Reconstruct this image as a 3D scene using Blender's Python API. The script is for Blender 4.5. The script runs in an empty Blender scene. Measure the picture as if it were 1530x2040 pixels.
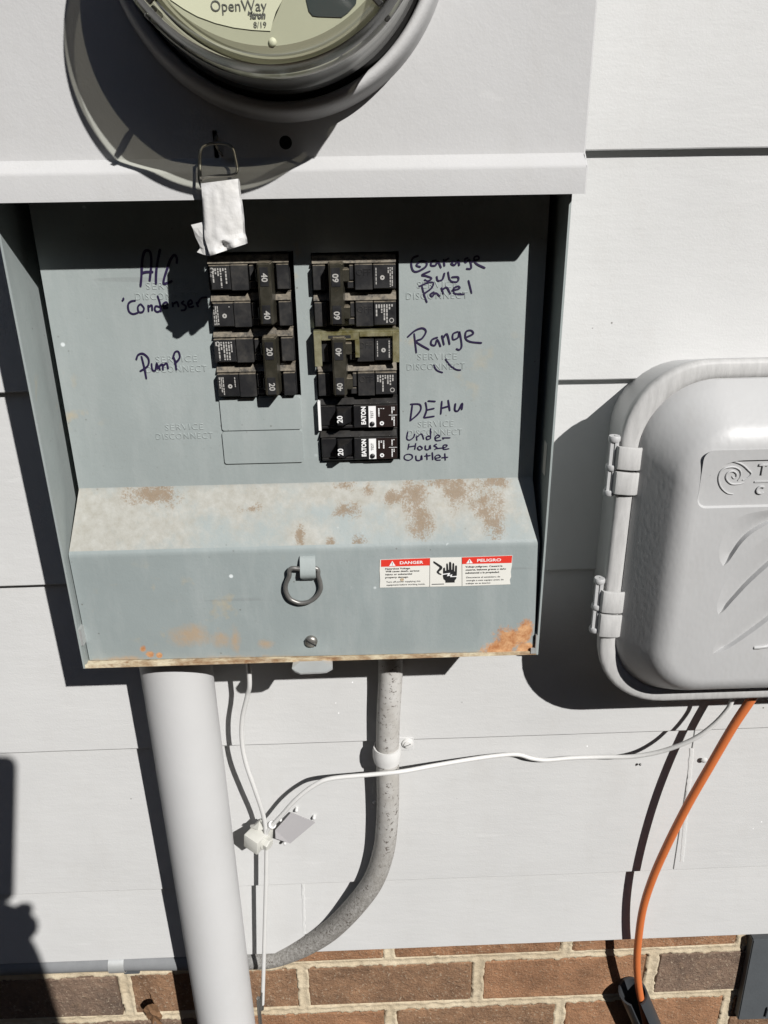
import bpy, bmesh, math, random
from mathutils import Vector, Matrix, noise
random.seed(7)
S = bpy.context.scene
COL = S.collection
H = 1.5                      # camera height above the ground
D = 0.60                     # camera distance from the siding plane
FPX = 1532.0                 # focal length in photo pixels (photo is 1530 x 2040)

# ------------------------------------------------------------------ camera
_d = Vector((823-765, 4668-1020, FPX)).normalized()
_k = FPX/63235.0
_r = Vector((1, -(_d.x+_d.z*_k)/_d.y, _k)).normalized()
_n = _r.cross(_d)
if _n.z < 0: _n = -_n
cam = bpy.data.cameras.new('camera'); camo = bpy.data.objects.new('camera', cam); COL.objects.link(camo)
right = Vector((_r.x, _n.x, -_d.x)); down = Vector((_r.y, _n.y, -_d.y)); fwd = Vector((_r.z, _n.z, -_d.z))
M3 = Matrix((right, -down, -fwd)).transposed()
camo.matrix_world = Matrix.Translation((0, -D, H)) @ M3.to_4x4()
cam.sensor_fit = 'VERTICAL'; cam.sensor_height = 36.0; cam.lens = FPX/2040*36
cam.clip_start = 0.01; cam.clip_end = 500
S.camera = camo
CAMW = camo.matrix_world.copy()

# ------------------------------------------------------------------ light
SUN = Vector((0.633, -1.0, 0.864))           # towards the sun
w = bpy.data.worlds.new('World'); S.world = w; w.use_nodes = True
nt = w.node_tree; bg = nt.nodes['Background']
sky = nt.nodes.new('ShaderNodeTexSky'); sky.sky_type = 'NISHITA'; sky.sun_disc = False
sky.sun_elevation = math.asin(SUN.normalized().z); sky.sun_rotation = math.atan2(SUN.x, SUN.y)
sky.air_density = 1.0; sky.dust_density = 0.6; sky.ozone_density = 1.0
nt.links.new(sky.outputs[0], bg.inputs[0]); bg.inputs[1].default_value = 0.05
sl = bpy.data.lights.new('sun', 'SUN'); sl.energy = 5.0; sl.angle = math.radians(0.53); sl.color = (1.0, 0.980, 0.952)
so = bpy.data.objects.new('sun', sl); COL.objects.link(so); so.location = SUN*5
so.rotation_euler = (-SUN).to_track_quat('-Z', 'Y').to_euler()
S.view_settings.view_transform = 'Standard'; S.view_settings.look = 'None'
S.view_settings.gamma = 1.0; S.view_settings.use_curve_mapping = False
S.view_settings.exposure = 0.22
S.render.engine = 'CYCLES'
S.cycles.transparent_max_bounces = 16

# ------------------------------------------------------------------ helpers
def ray(px, py):
    c = Vector((px-765, py-1020, FPX)); return Vector((c.dot(_r), c.dot(_n), -c.dot(_d)))
def P(px, py, p):
    """photo pixel on the plane p metres in front of the siding -> (x, p, z relative to the camera)"""
    v = ray(px, py); t = (D-p)/v.y; return Vector((v.x*t, p, v.z*t))
def V(x, p, z): return Vector((x, -p, z+H))
def W(px, py, p): q = P(px, py, p); return V(q.x, p, q.z)

def new_obj(name, me, mat=None, parent=None, smooth=False):
    o = bpy.data.objects.new(name, me); COL.objects.link(o)
    if mat is not None:
        for m in (mat if isinstance(mat, (list, tuple)) else [mat]): me.materials.append(m)
    if smooth:
        for f in me.polygons: f.use_smooth = True
    if parent is not None:
        o.parent = parent
        if parent.type == 'EMPTY': o.matrix_parent_inverse = Matrix.Translation(-Vector(parent.location))
    return o
def bm_obj(name, bm, mat=None, parent=None, smooth=False):
    bmesh.ops.recalc_face_normals(bm, faces=bm.faces)
    me = bpy.data.meshes.new(name); bm.to_mesh(me); bm.free()
    return new_obj(name, me, mat, parent, smooth)
def autosmooth(o, ang=35):
    me = o.data
    for f in me.polygons: f.use_smooth = True
    bm = bmesh.new(); bm.from_mesh(me)
    for e in bm.edges:
        if len(e.link_faces) == 2: e.smooth = e.calc_face_angle(0) < math.radians(ang)
    bm.to_mesh(me); bm.free(); return o
def empty(name, loc, label, cat, group=None):
    o = bpy.data.objects.new(name, None); COL.objects.link(o); o.location = loc
    o.empty_display_size = 0.02
    return tag(o, label, cat, group)
def tag(o, label=None, cat=None, group=None, kind=None):
    if label: o['label'] = label
    if cat: o['category'] = cat
    if group: o['group'] = group
    if kind: o['kind'] = kind
    return o
def add_box(bm, x0, x1, p0, p1, z0, z1, bev=0, seg=2, mi=0):
    vs = [bm.verts.new(V(x, p, z)) for x in (x0, x1) for p in (p0, p1) for z in (z0, z1)]
    fs = []
    for i in ((0,1,3,2),(4,6,7,5),(0,4,5,1),(2,3,7,6),(0,2,6,4),(1,5,7,3)):
        f = bm.faces.new([vs[j] for j in i]); f.material_index = mi; fs.append(f)
    bmesh.ops.recalc_face_normals(bm, faces=fs)
    if bev > 0:
        es = list({e for f in fs for e in f.edges})
        bmesh.ops.bevel(bm, geom=es, offset=bev, segments=seg, affect='EDGES', profile=0.5)
    return vs
def box_obj(name, dims, mat, parent=None, bev=0, seg=2, rot=None, pivot=None):
    bm = bmesh.new(); add_box(bm, *dims, bev=bev, seg=seg)
    if rot is not None: bmesh.ops.rotate(bm, verts=bm.verts, cent=pivot, matrix=rot)
    return bm_obj(name, bm, mat, parent)
def prism(bm, pts, off, mi=0):
    """closed polygon (world points) pushed along vector off"""
    a = [bm.verts.new(p) for p in pts]; b = [bm.verts.new(Vector(p)+off) for p in pts]
    n = len(pts)
    f = bm.faces.new(a); f.material_index = mi
    f = bm.faces.new(b[::-1]); f.material_index = mi
    for i in range(n):
        f = bm.faces.new((a[i], b[i], b[(i+1) % n], a[(i+1) % n])); f.material_index = mi
def catmull(pts, n=8, closed=False):
    out = []; m = len(pts); pts = [Vector(p) for p in pts]
    rng = m if closed else m-1
    for i in range(rng):
        if closed: a, b, c, e = pts[(i-1) % m], pts[i], pts[(i+1) % m], pts[(i+2) % m]
        else: a, b, c, e = pts[max(i-1, 0)], pts[i], pts[i+1], pts[min(i+2, m-1)]
        for k in range(n):
            t = k/n
            out.append(0.5*((2*b)+(c-a)*t+(2*a-5*b+4*c-e)*t*t+(3*b-a-3*c+e)*t**3))
    if not closed: out.append(pts[-1])
    return out
def tube(bm, pts, r, sides=12, closed=False, caps=True, mi=0, wob=0):
    pts = [Vector(p) for p in pts]; n = len(pts); rings = []
    up = None
    for i, p in enumerate(pts):
        if closed: t = pts[(i+1) % n]-pts[i-1]
        else: t = pts[min(i+1, n-1)]-pts[max(i-1, 0)]
        t.normalize()
        if up is None: up = t.orthogonal().normalized()
        up = (up-t*up.dot(t)).normalized(); s = t.cross(up)
        rr = r(i/(n-1)) if callable(r) else r
        if wob: rr *= 1+wob*noise.noise(p*60)
        rings.append([bm.verts.new(p+(up*math.cos(a)+s*math.sin(a))*rr) for a in [2*math.pi*k/sides for k in range(sides)]])
    for i in range(n if closed else n-1):
        A, B = rings[i], rings[(i+1) % n]
        for k in range(sides):
            f = bm.faces.new((A[k], A[(k+1) % sides], B[(k+1) % sides], B[k])); f.material_index = mi
    if caps and not closed:
        bm.faces.new(rings[0][::-1]).material_index = mi; bm.faces.new(rings[-1]).material_index = mi
def tube_obj(name, pts, r, mat, parent=None, sides=14, closed=False, n=8, wob=0, smooth=True):
    bm = bmesh.new(); tube(bm, catmull(pts, n, closed) if n > 1 else pts, r, sides, closed, wob=wob)
    o = bm_obj(name, bm, mat, parent); 
    return autosmooth(o, 50) if smooth else o
def lathe(bm, prof, cx, cz, seg=96, mis=None, a0=0, a1=2*math.pi):
    """profile of (radius, p) turned about the axis through (cx, cz) that points out of the wall"""
    rings = []
    full = abs(a1-a0-2*math.pi) < 1e-6
    cnt = seg if full else seg+1
    for R, p in prof:
        rings.append([bm.verts.new(V(cx+R*math.cos(a0+(a1-a0)*k/seg), p, cz+R*math.sin(a0+(a1-a0)*k/seg))) for k in range(cnt)])
    for i in range(len(prof)-1):
        for k in range(seg):
            f = bm.faces.new((rings[i][k], rings[i][(k+1) % cnt], rings[i+1][(k+1) % cnt], rings[i+1][k]))
            f.material_index = mis[i] if mis else 0
    return rings
def vlathe(bm, prof, cx, cp, seg=48):
    rings = [[bm.verts.new(V(cx+R*math.cos(2*math.pi*k/seg), cp+R*math.sin(2*math.pi*k/seg), z)) for k in range(seg)] for R, z in prof]
    for i in range(len(prof)-1):
        for k in range(seg): bm.faces.new((rings[i][k], rings[i][(k+1) % seg], rings[i+1][(k+1) % seg], rings[i+1][k]))
    return rings
def ribbon(bm, pts, hw, lift, pf, th=0.00012):
    """flat pen stroke lying on the surface p = pf(z); pts are (x, z)"""
    pts = [Vector((a, b)) for a, b in pts]; L = []; R = []
    n = len(pts)
    for i, q in enumerate(pts):
        t = pts[min(i+1, n-1)]-pts[max(i-1, 0)]
        if t.length < 1e-9: t = Vector((1, 0))
        t.normalize(); s = Vector((-t.y, t.x))
        hh = hw*(0.72 if i in (0, n-1) else 1.0)*(1+0.18*noise.noise(Vector((q.x*180, q.y*180, 3))))
        a, b = q+s*hh, q-s*hh
        L.append(bm.verts.new(V(a.x, pf(a.y)+lift, a.y))); R.append(bm.verts.new(V(b.x, pf(b.y)+lift, b.y)))
    for i in range(n-1): bm.faces.new((L[i], R[i], R[i+1], L[i+1]))
def smooth2(pts, n=6):
    return [(q.x, q.y) for q in catmull([Vector((a, b, 0)) for a, b in pts], n)]
DG = None
def text_mesh(txt, size, extrude=0.0001, bold=0.0, align='CENTER', bevel=0, space=1.0, shear=0.0):
    cu = bpy.data.curves.new('txt', 'FONT'); cu.body = txt; cu.size = size; cu.extrude = extrude
    cu.offset = bold; cu.align_x = align; cu.align_y = 'CENTER'; cu.bevel_depth = bevel; cu.bevel_resolution = 1
    cu.space_character = space; cu.resolution_u = 3; cu.shear = shear
    o = bpy.data.objects.new('txt', cu); COL.objects.link(o)
    dg = bpy.context.evaluated_depsgraph_get()
    me = bpy.data.meshes.new_from_object(o.evaluated_get(dg))
    bpy.data.objects.remove(o); bpy.data.curves.remove(cu)
    return me
def text_obj(name, txt, size, x, p, z, mat, parent, ang=0.0, width=None, tilt=0.0, **kw):
    me = text_mesh(txt, size, **kw)
    if width:
        xs = [v.co.x for v in me.vertices]; sx = width/(max(xs)-min(xs))
        for v in me.vertices: v.co.x *= sx
    T = Matrix.Translation(V(x, p, z)) @ Matrix.Rotation(math.radians(90)+tilt, 4, 'X') @ Matrix.Rotation(ang, 4, 'Z')
    me.transform(T)
    return new_obj(name, me, mat, parent)
def fill_plate(outer, holes):
    bm = bmesh.new(); es = []
    for loop in [outer]+holes:
        vs = [bm.verts.new(q) for q in loop]
        es += [bm.edges.new((vs[i], vs[(i+1) % len(vs)])) for i in range(len(vs))]
    bmesh.ops.triangle_fill(bm, use_beauty=True, use_dissolve=False, edges=es)
    return bm
def rrect(x0, x1, z0, z1, r, n=8):
    """rounded rectangle loop of (x, z), anticlockwise from lower left"""
    out = []
    for cx, cz, a in ((x0+r, z0+r, math.pi), (x1-r, z0+r, 1.5*math.pi), (x1-r, z1-r, 0), (x0+r, z1-r, 0.5*math.pi)):
        for k in range(n+1):
            t = a+k/n*math.pi/2; out.append((cx+r*math.cos(t), cz+r*math.sin(t)))
    return out

# ------------------------------------------------------------------ materials
def srgb(r, g, b):
    f = lambda c: (c/255/12.92) if c/255 <= 0.04045 else ((c/255+0.055)/1.055)**2.4
    return (f(r), f(g), f(b), 1)
class NT:
    def __init__(s, name, rough=0.6, metal=0.0, spec=0.5):
        s.m = bpy.data.materials.new(name); s.m.use_nodes = True; s.t = s.m.node_tree
        s.b = s.t.nodes['Principled BSDF']; s.b.inputs['Roughness'].default_value = rough
        s.b.inputs['Metallic'].default_value = metal; s.b.inputs['Specular IOR Level'].default_value = spec
        s.tc = s.t.nodes.new('ShaderNodeTexCoord'); s.co = s.tc.outputs['Object']
    def n(s, typ, **kw):
        x = s.t.nodes.new(typ)
        for k, v in kw.items(): setattr(x, k, v)
        return x
    def L(s, a, b): s.t.links.new(a, b)
    def noise(s, scale, detail=4, rough=0.55, vec=None, stretch=None, off=None):
        x = s.n('ShaderNodeTexNoise'); x.inputs['Scale'].default_value = scale
        x.inputs['Detail'].default_value = detail; x.inputs['Roughness'].default_value = rough
        v = vec or s.co
        if stretch or off:
            mp = s.n('ShaderNodeMapping'); mp.inputs['Scale'].default_value = stretch or (1, 1, 1)
            mp.inputs['Location'].default_value = off or (0, 0, 0); s.L(v, mp.inputs[0]); v = mp.outputs[0]
        s.L(v, x.inputs['Vector']); return x.outputs['Fac']
    def ramp(s, fac, a, b, lo=0.0, hi=1.0):
        x = s.n('ShaderNodeMapRange'); x.inputs[1].default_value = a; x.inputs[2].default_value = b
        x.inputs[3].default_value = lo; x.inputs[4].default_value = hi; s.L(fac, x.inputs[0]); return x.outputs[0]
    def math(s, op, a, b):
        x = s.n('ShaderNodeMath', operation=op)
        for i, v in enumerate((a, b)):
            if isinstance(v, (int, float)): x.inputs[i].default_value = v
            else: s.L(v, x.inputs[i])
        return x.outputs[0]
    def mix(s, fac, a, b):
        x = s.n('ShaderNodeMix', data_type='RGBA')
        for i, v in ((0, fac), (6, a), (7, b)):
            if isinstance(v, (int, float)): x.inputs[i].default_value = v
            elif isinstance(v, tuple): x.inputs[i].default_value = v
            else: s.L(v, x.inputs[i])
        return x.outputs[2]
    def color(s, c):
        if isinstance(c, tuple): s.b.inputs['Base Color'].default_value = c
        else: s.L(c, s.b.inputs['Base Color'])
    def bump(s, h, dist=0.001, strength=0.5, prev=None):
        x = s.n('ShaderNodeBump'); x.inputs['Distance'].default_value = dist; x.inputs['Strength'].default_value = strength
        s.L(h, x.inputs['Height'])
        if prev is not None: s.L(prev, x.inputs['Normal'])
        s.L(x.outputs[0], s.b.inputs['Normal']); return x.outputs[0]
    def rough(s, v): s.L(v, s.b.inputs['Roughness'])
    def blobs(s, lst):
        """soft ellipses at (x, z, rx, rz) in metres, joined by maximum"""
        sep = s.n('ShaderNodeSeparateXYZ'); s.L(s.co, sep.inputs[0]); acc = None
        for x, z, rx, rz in lst:
            dx = s.math('DIVIDE', s.math('SUBTRACT', sep.outputs[0], x), rx)
            dz = s.math('DIVIDE', s.math('SUBTRACT', sep.outputs[2], z+H), rz)
            q = s.math('ADD', s.math('MULTIPLY', dx, dx), s.math('MULTIPLY', dz, dz))
            v = s.math('SUBTRACT', 1.0, s.math('POWER', q, 0.5))
            acc = v if acc is None else s.math('MAXIMUM', acc, v)
        return s.math('MAXIMUM', acc, 0.0)
def plain(name, c, rough=0.5, metal=0.0, bump=0, bscale=400, spec=0.5, var=0.0):
    t = NT(name, rough, metal, spec)
    if var: t.color(t.mix(t.noise(bscale*0.1), tuple(x*(1-var) for x in c[:3])+(1,), tuple(min(1, x*(1+var)) for x in c[:3])+(1,)))
    else: t.color(c)
    if bump: t.bump(t.noise(bscale, 3), bump, 0.5)
    return t.m
MT = {}
def paint_wall(name, c, grain, streak, specks=True):
    t = NT(name, 0.68, 0, 0.18)
    base = t.mix(t.ramp(t.noise(9, 5), 0.3, 0.7), tuple(x*0.965 for x in c)+(1,), tuple(min(1, x*1.03) for x in c)+(1,))
    if specks:
        v = t.n('ShaderNodeTexVoronoi'); v.inputs['Scale'].default_value = 42; t.L(t.co, v.inputs['Vector'])
        sp = t.math('MULTIPLY', t.ramp(v.outputs['Distance'], 0.045, 0.03), t.ramp(t.noise(15, 2), 0.55, 0.6))
        base = t.mix(sp, base, (0.12, 0.11, 0.10, 1))
        v2 = t.n('ShaderNodeTexVoronoi'); v2.inputs['Scale'].default_value = 60; t.L(t.co, v2.inputs['Vector'])
        base = t.mix(t.math('MULTIPLY', t.ramp(v2.outputs['Distance'], 0.05, 0.03), t.ramp(t.noise(21, 2), 0.6, 0.63)), base, (0.85, 0.85, 0.85, 1))
    dirt = t.math('MULTIPLY', t.ramp(t.noise(18, 8, 0.72, stretch=(1.3, 1, 0.5)), 0.52, 0.75), 0.16)
    base = t.mix(dirt, base, (0.36, 0.34, 0.31, 1))
    scf = t.math('MULTIPLY', t.ramp(t.noise(75, 3, 0.5, stretch=(0.3, 1, 1.6)), 0.70, 0.73), 0.10)
    base = t.mix(scf, base, (0.72, 0.72, 0.71, 1))
    t.color(base)
    h1 = t.noise(600, 3, 0.6); h2 = t.noise(70, 4, 0.6, stretch=(0.35, 1, 1.3) if streak else None)
    b1 = t.bump(h1, 0.0004, grain)
    t.bump(h2, 0.0014, grain*0.8, prev=b1)
    return t.m
MT['siding'] = paint_wall('siding_paint', (0.512, 0.511, 0.504), 0.32, True)
MT['hood'] = paint_wall('hood_paint', (0.462, 0.460, 0.458), 0.25, False, False)
MT['pvc'] = paint_wall('conduit_paint', (0.485, 0.484, 0.482), 0.15, False, False)
MT['caulk'] = plain('caulk', (0.56, 0.56, 0.55, 1), 0.6, bump=0.0006, bscale=500)
MT['dark'] = plain('dark_gap', (0.012, 0.012, 0.012, 1), 0.8)

def panel_mat(name, base, slope=False, lower=False, rust_edge=False):
    t = NT(name, 0.5, 0, 0.45)
    c = t.mix(t.ramp(t.noise(14, 6, 0.6), 0.3, 0.7), tuple(x*0.94 for x in base)+(1,), tuple(x*1.05 for x in base)+(1,))
    # small nicks, specks and scratches in the paint
    v = t.n('ShaderNodeTexVoronoi'); v.inputs['Scale'].default_value = 130; t.L(t.co, v.inputs['Vector'])
    nick = t.math('MULTIPLY', t.ramp(v.outputs['Distance'], 0.11, 0.07), t.ramp(t.noise(38, 2), 0.56, 0.62))
    c = t.mix(t.math('MULTIPLY', nick, 0.6), c, (0.10, 0.09, 0.08, 1))
    sc = t.ramp(t.noise(40, 2, 0.5, stretch=(0.12, 1, 2.2)), 0.715, 0.74)
    c = t.mix(t.math('MULTIPLY', sc, 0.22), c, (0.14, 0.14, 0.14, 1))
    v3 = t.n('ShaderNodeTexVoronoi'); v3.inputs['Scale'].default_value = 75; t.L(t.co, v3.inputs['Vector'])
    c = t.mix(t.math('MULTIPLY', t.ramp(v3.outputs['Distance'], 0.14, 0.09), t.ramp(t.noise(29, 2), 0.62, 0.66)), c, (0.62, 0.66, 0.66, 1))
    rs = t.math('MULTIPLY', t.ramp(t.noise(60, 4), 0.6, 0.75), t.ramp(t.noise(11, 2), 0.56, 0.66))
    c = t.mix(t.math('MULTIPLY', rs, 0.5), c, (0.42, 0.33, 0.19, 1))
    wash = t.ramp(t.noise(26, 7, 0.7, stretch=(1.6, 1, 0.35)), 0.48, 0.72)
    c = t.mix(t.math('MULTIPLY', wash, 0.28), c, (0.42, 0.44, 0.43, 1))
    fine = t.ramp(t.noise(330, 6, 0.75), 0.60, 0.68)
    c = t.mix(t.math('MULTIPLY', fine, 0.20), c, (0.16, 0.155, 0.14, 1))
    rr = None
    n1 = t.noise(48, 12, 0.78, stretch=(1, 1, 0.8)); n2 = t.noise(800, 5, 0.75)
    if slope:
        zc = lambda py: P(600, py, 0.083).z
        B = lambda px, py, rx, ry: (P(px, py, 0.083).x, zc(py), rx*0.00036, ry*0.00042)
        dust = t.blobs([B(230, 1020, 260, 90), B(480, 1000, 250, 50), B(190, 1060, 160, 60), B(700, 990, 300, 40), B(900, 1010, 260, 70), B(620, 1060, 80, 50)])
        dm = t.ramp(t.math('ADD', t.math('MULTIPLY', dust, 0.7), t.math('MULTIPLY', t.math('SUBTRACT', n1, 0.5), 1.9)), 0.02, 0.45, 0, 0.72)
        c = t.mix(dm, c, t.mix(t.ramp(t.noise(130, 8, 0.7), 0.35, 0.65), (0.31, 0.285, 0.235, 1), (0.42, 0.405, 0.365, 1)))
        br = t.blobs([B(322, 990, 55, 24), B(300, 985, 80, 30), B(690, 1018, 45, 22), B(840, 1040, 40, 45), B(910, 1000, 38, 42), B(985, 1050, 36, 34), B(660, 1072, 22, 20),
                      B(715, 1072, 24, 18), B(690, 978, 40, 12), B(870, 975, 60, 14), B(985, 978, 50, 16), B(830, 1000, 50, 40), B(600, 1062, 14, 30), B(960, 1010, 60, 40),
                      B(500, 1012, 40, 12), B(735, 985, 25, 14), B(780, 1000, 30, 18)])
        bm_ = t.ramp(t.math('ADD', t.math('MULTIPLY', br, 0.62), t.math('ADD', t.math('MULTIPLY', t.math('SUBTRACT', n1, 0.5), 2.6), t.math('MULTIPLY', t.math('SUBTRACT', n2, 0.5), 1.5))), 0.20, 0.52)
        bm_ = t.math('MULTIPLY', bm_, t.ramp(br, 0.0, 0.3))
        c = t.mix(t.math('MULTIPLY', bm_, 0.74), c, t.mix(n2, (0.085, 0.048, 0.018, 1), (0.27, 0.175, 0.09, 1)))
        t.b.inputs['Roughness'].default_value = 0.7
    if lower:
        B = lambda px, py, rx, ry: (P(px, py, 0.0915).x, P(px, py, 0.0915).z, rx*0.00036, ry*0.00046)
        ru = t.blobs([B(1015, 1262, 46, 34), B(1040, 1250, 30, 30), B(990, 1285, 50, 18), B(1040, 1290, 30, 26), B(286, 1290, 12, 9), B(318, 1302, 9, 7), B(300, 1300, 14, 10)])
        rm = t.math('MULTIPLY', t.ramp(t.math('ADD', t.math('MULTIPLY', ru, 0.75), t.math('ADD', t.math('MULTIPLY', t.math('SUBTRACT', n1, 0.5), 2.2), t.math('MULTIPLY', t.math('SUBTRACT', n2, 0.5), 0.5))), 0.1, 0.34), t.ramp(ru, 0.0, 0.25))
        st = t.blobs([B(385, 1262, 70, 30), B(440, 1265, 40, 26), B(470, 1270, 18, 34), B(530, 1278, 26, 14), B(900, 1300, 160, 12), B(470, 1310, 200, 12), B(980, 1295, 90, 14), B(240, 1312, 100, 10)])
        sm = t.math('MULTIPLY', t.ramp(t.math('ADD', t.math('MULTIPLY', st, 0.6), t.math('MULTIPLY', t.math('SUBTRACT', n1, 0.5), 1.5)), 0.1, 0.5), t.ramp(st, 0.0, 0.3))
        c = t.mix(t.math('MULTIPLY', sm, 0.6), c, (0.42, 0.27, 0.14, 1))
        c = t.mix(rm, c, t.mix(t.ramp(t.noise(160, 5, 0.7), 0.35, 0.65), (0.36, 0.15, 0.06, 1), (0.60, 0.35, 0.18, 1)))
    t.color(c)
    b1 = t.bump(t.noise(520, 3, 0.6), 0.0003, 0.3)
    t.bump(t.noise(55, 3), 0.001, 0.25, prev=b1)
    return t.m
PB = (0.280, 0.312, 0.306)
MT['panel'] = panel_mat('panel_grey_paint', PB)
MT['panel_slope'] = panel_mat('panel_grey_paint_dirty', PB, slope=True)
MT['panel_low'] = panel_mat('panel_grey_paint_shaded_rusty', (0.252, 0.286, 0.284), lower=True)  # base darker than PB: shading put into the colour, under the rust
def rusty_metal():
    t = NT('rusty_sheet', 0.75, 0.0, 0.3)
    n = t.noise(120, 8, 0.7, stretch=(0.5, 1, 1)); c = t.mix(t.ramp(n, 0.35, 0.65), (0.20, 0.09, 0.035, 1), (0.55, 0.47, 0.32, 1))
    c = t.mix(t.ramp(t.noise(45, 6, 0.7, off=(3, 1, 2)), 0.5, 0.7), c, (0.68, 0.62, 0.46, 1))
    t.color(c); t.bump(n, 0.001, 0.8); return t.m
MT['rusty'] = rusty_metal()
MT['galv'] = plain('zinc_plate', (0.55, 0.56, 0.55, 1), 0.5, 0.6, bump=0.0003, bscale=300, var=0.15)
MT['steel'] = plain('dull_steel', (0.26, 0.25, 0.23, 1), 0.42, 0.8, bump=0.0002, bscale=500, var=0.25)
MT['darksteel'] = plain('aged_steel', (0.10, 0.098, 0.092, 1), 0.38, 0.75, bump=0.0002, bscale=500, var=0.3)
MT['ringsteel'] = plain('worn_ring_steel', (0.20, 0.195, 0.185, 1), 0.42, 0.55, bump=0.0002, bscale=500, var=0.3)
MT['ink'] = plain('marker_ink', (0.016, 0.009, 0.040, 1), 0.45)
MT['white_ink'] = plain('white_print', (0.75, 0.75, 0.74, 1), 0.6)
MT['dim_ink'] = plain('worn_white_print', (0.36, 0.35, 0.33, 1), 0.6)
MT['grey_ink'] = plain('grey_print', (0.10, 0.10, 0.10, 1), 0.6)
MT['black_ink'] = plain('black_print', (0.012, 0.012, 0.012, 1), 0.6)
MT['red_ink'] = plain('red_print', (0.62, 0.035, 0.02, 1), 0.5)
MT['sticker'] = plain('sticker_white', (0.66, 0.65, 0.60, 1), 0.5, var=0.06)
def black_plastic(name, c, dust, rough=0.38):
    t = NT(name, rough, 0, 0.5)
    g = t.n('ShaderNodeNewGeometry'); sep = t.n('ShaderNodeSeparateXYZ'); t.L(g.outputs['Normal'], sep.inputs[0])
    up = t.ramp(sep.outputs[2], 0.12, 0.55)
    n = t.noise(260, 6, 0.7); n2 = t.noise(70, 5, 0.65)
    m = t.math('MULTIPLY', t.ramp(n, 0.3, 0.6), t.math('ADD', t.math('MULTIPLY', up, 0.9), t.math('MULTIPLY', t.ramp(n2, 0.45, 0.7), 0.13)))
    t.color(t.mix(t.math('MULTIPLY', m, dust), c, (0.27, 0.23, 0.17, 1)))
    t.rough(t.ramp(n2, 0.3, 0.7, rough-0.08, rough+0.25)); t.bump(n, 0.0003, 0.3); return t.m
MT['bk'] = black_plastic('black_breaker_plastic', (0.016, 0.016, 0.017, 1), 0.7)
MT['bk_new'] = black_plastic('new_black_breaker_plastic', (0.010, 0.010, 0.011, 1), 0.06, 0.3)
MT['bk_label'] = black_plastic('black_breaker_label', (0.009, 0.009, 0.010, 1), 0.12, 0.45)
MT['olive'] = black_plastic('olive_black_handle', (0.026, 0.024, 0.017, 1), 0.75, 0.30)
MT['brown_label'] = plain('brown_black_label', (0.016, 0.009, 0.008, 1), 0.4)
def brass():
    t = NT('olive_chromate', 0.3, 0.8, 0.5)
    t.color(t.mix(t.ramp(t.noise(90, 5, 0.6), 0.35, 0.65), (0.34, 0.31, 0.13, 1), (0.80, 0.78, 0.52, 1))); return t.m
MT['brass'] = brass()
def telecom():
    t = NT('grey_box_plastic', 0.42, 0, 0.45)
    c = t.mix(t.ramp(t.noise(12, 5), 0.3, 0.7), (0.40, 0.40, 0.398, 1), (0.44, 0.44, 0.438, 1))
    t.color(t.mix(t.math('MULTIPLY', t.ramp(t.noise(40, 8, 0.75, stretch=(1.4, 1, 0.5)), 0.55, 0.75), 0.22), c, (0.33, 0.315, 0.29, 1)))
    v = t.n('ShaderNodeTexVoronoi', feature='SMOOTH_F1'); v.inputs['Scale'].default_value = 330
    mp = t.n('ShaderNodeMapping'); mp.inputs['Scale'].default_value = (1, 1, 0.6); t.L(t.co, mp.inputs[0]); t.L(mp.outputs[0], v.inputs['Vector'])
    t.bump(v.outputs['Distance'], 0.0005, 0.2); return t.m
MT['telecom'] = telecom()
MT['telecom_flat'] = plain('grey_box_plastic_smooth', (0.42, 0.42, 0.42, 1), 0.45, bump=0.0003, bscale=500, var=0.04)
def worn_rim():
    t = NT('worn_rim_plastic', 0.55, 0, 0.35)
    n = t.noise(90, 7, 0.7, stretch=(2.2, 1, 0.5))
    t.color(t.mix(t.ramp(n, 0.3, 0.72), (0.38, 0.376, 0.368, 1), (0.50, 0.495, 0.485, 1))); t.bump(n, 0.0008, 0.4); return t.m
MT['rim'] = worn_rim()
def flex():
    t = NT('weathered_conduit', 0.7, 0, 0.3)
    sep = t.n('ShaderNodeSeparateXYZ'); t.L(t.co, sep.inputs[0])
    low = t.ramp(sep.outputs[2], H-0.50, H-0.70)
    n = t.noise(420, 6, 0.75, stretch=(1, 1, 0.45)); n2 = t.noise(60, 5, 0.6); n3 = t.noise(900, 4, 0.7, stretch=(1, 1, 0.6)); n4 = t.noise(300, 5, 0.7)
    c = t.mix(t.ramp(n2, 0.35, 0.65), (0.37, 0.355, 0.33, 1), (0.47, 0.46, 0.44, 1))
    c = t.mix(t.math('MULTIPLY', low, t.ramp(n, 0.32, 0.60, 0.35, 1.0)), c, (0.15, 0.14, 0.125, 1))
    c = t.mix(t.math('MULTIPLY', t.math('MULTIPLY', t.ramp(n3, 0.45, 0.7), low), 0.5), c, (0.46, 0.45, 0.43, 1))
    sp = t.math('MULTIPLY', t.ramp(n4, 0.575, 0.62), t.ramp(n2, 0.34, 0.5))
    c = t.mix(t.math('MULTIPLY', sp, 0.85), c, (0.055, 0.04, 0.03, 1))
    bare = t.ramp(sep.outputs[0], -0.12, -0.16)
    c = t.mix(bare, c, t.mix(n2, (0.15, 0.155, 0.16, 1), (0.22, 0.225, 0.23, 1)))
    t.color(c); t.bump(n, 0.0006, 0.4); return t.m
MT['flex'] = flex()
MT['wire'] = plain('painted_wire', (0.58, 0.575, 0.56, 1), 0.5, bump=0.0003, bscale=300, var=0.08)
MT['orange'] = plain('orange_jacket', (0.55, 0.150, 0.046, 1), 0.45, bump=0.0002, bscale=200, var=0.12)
MT['rubber'] = plain('black_tube_plastic', (0.035, 0.038, 0.042, 1), 0.5, bump=0.0004, bscale=200, var=0.25)
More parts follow.
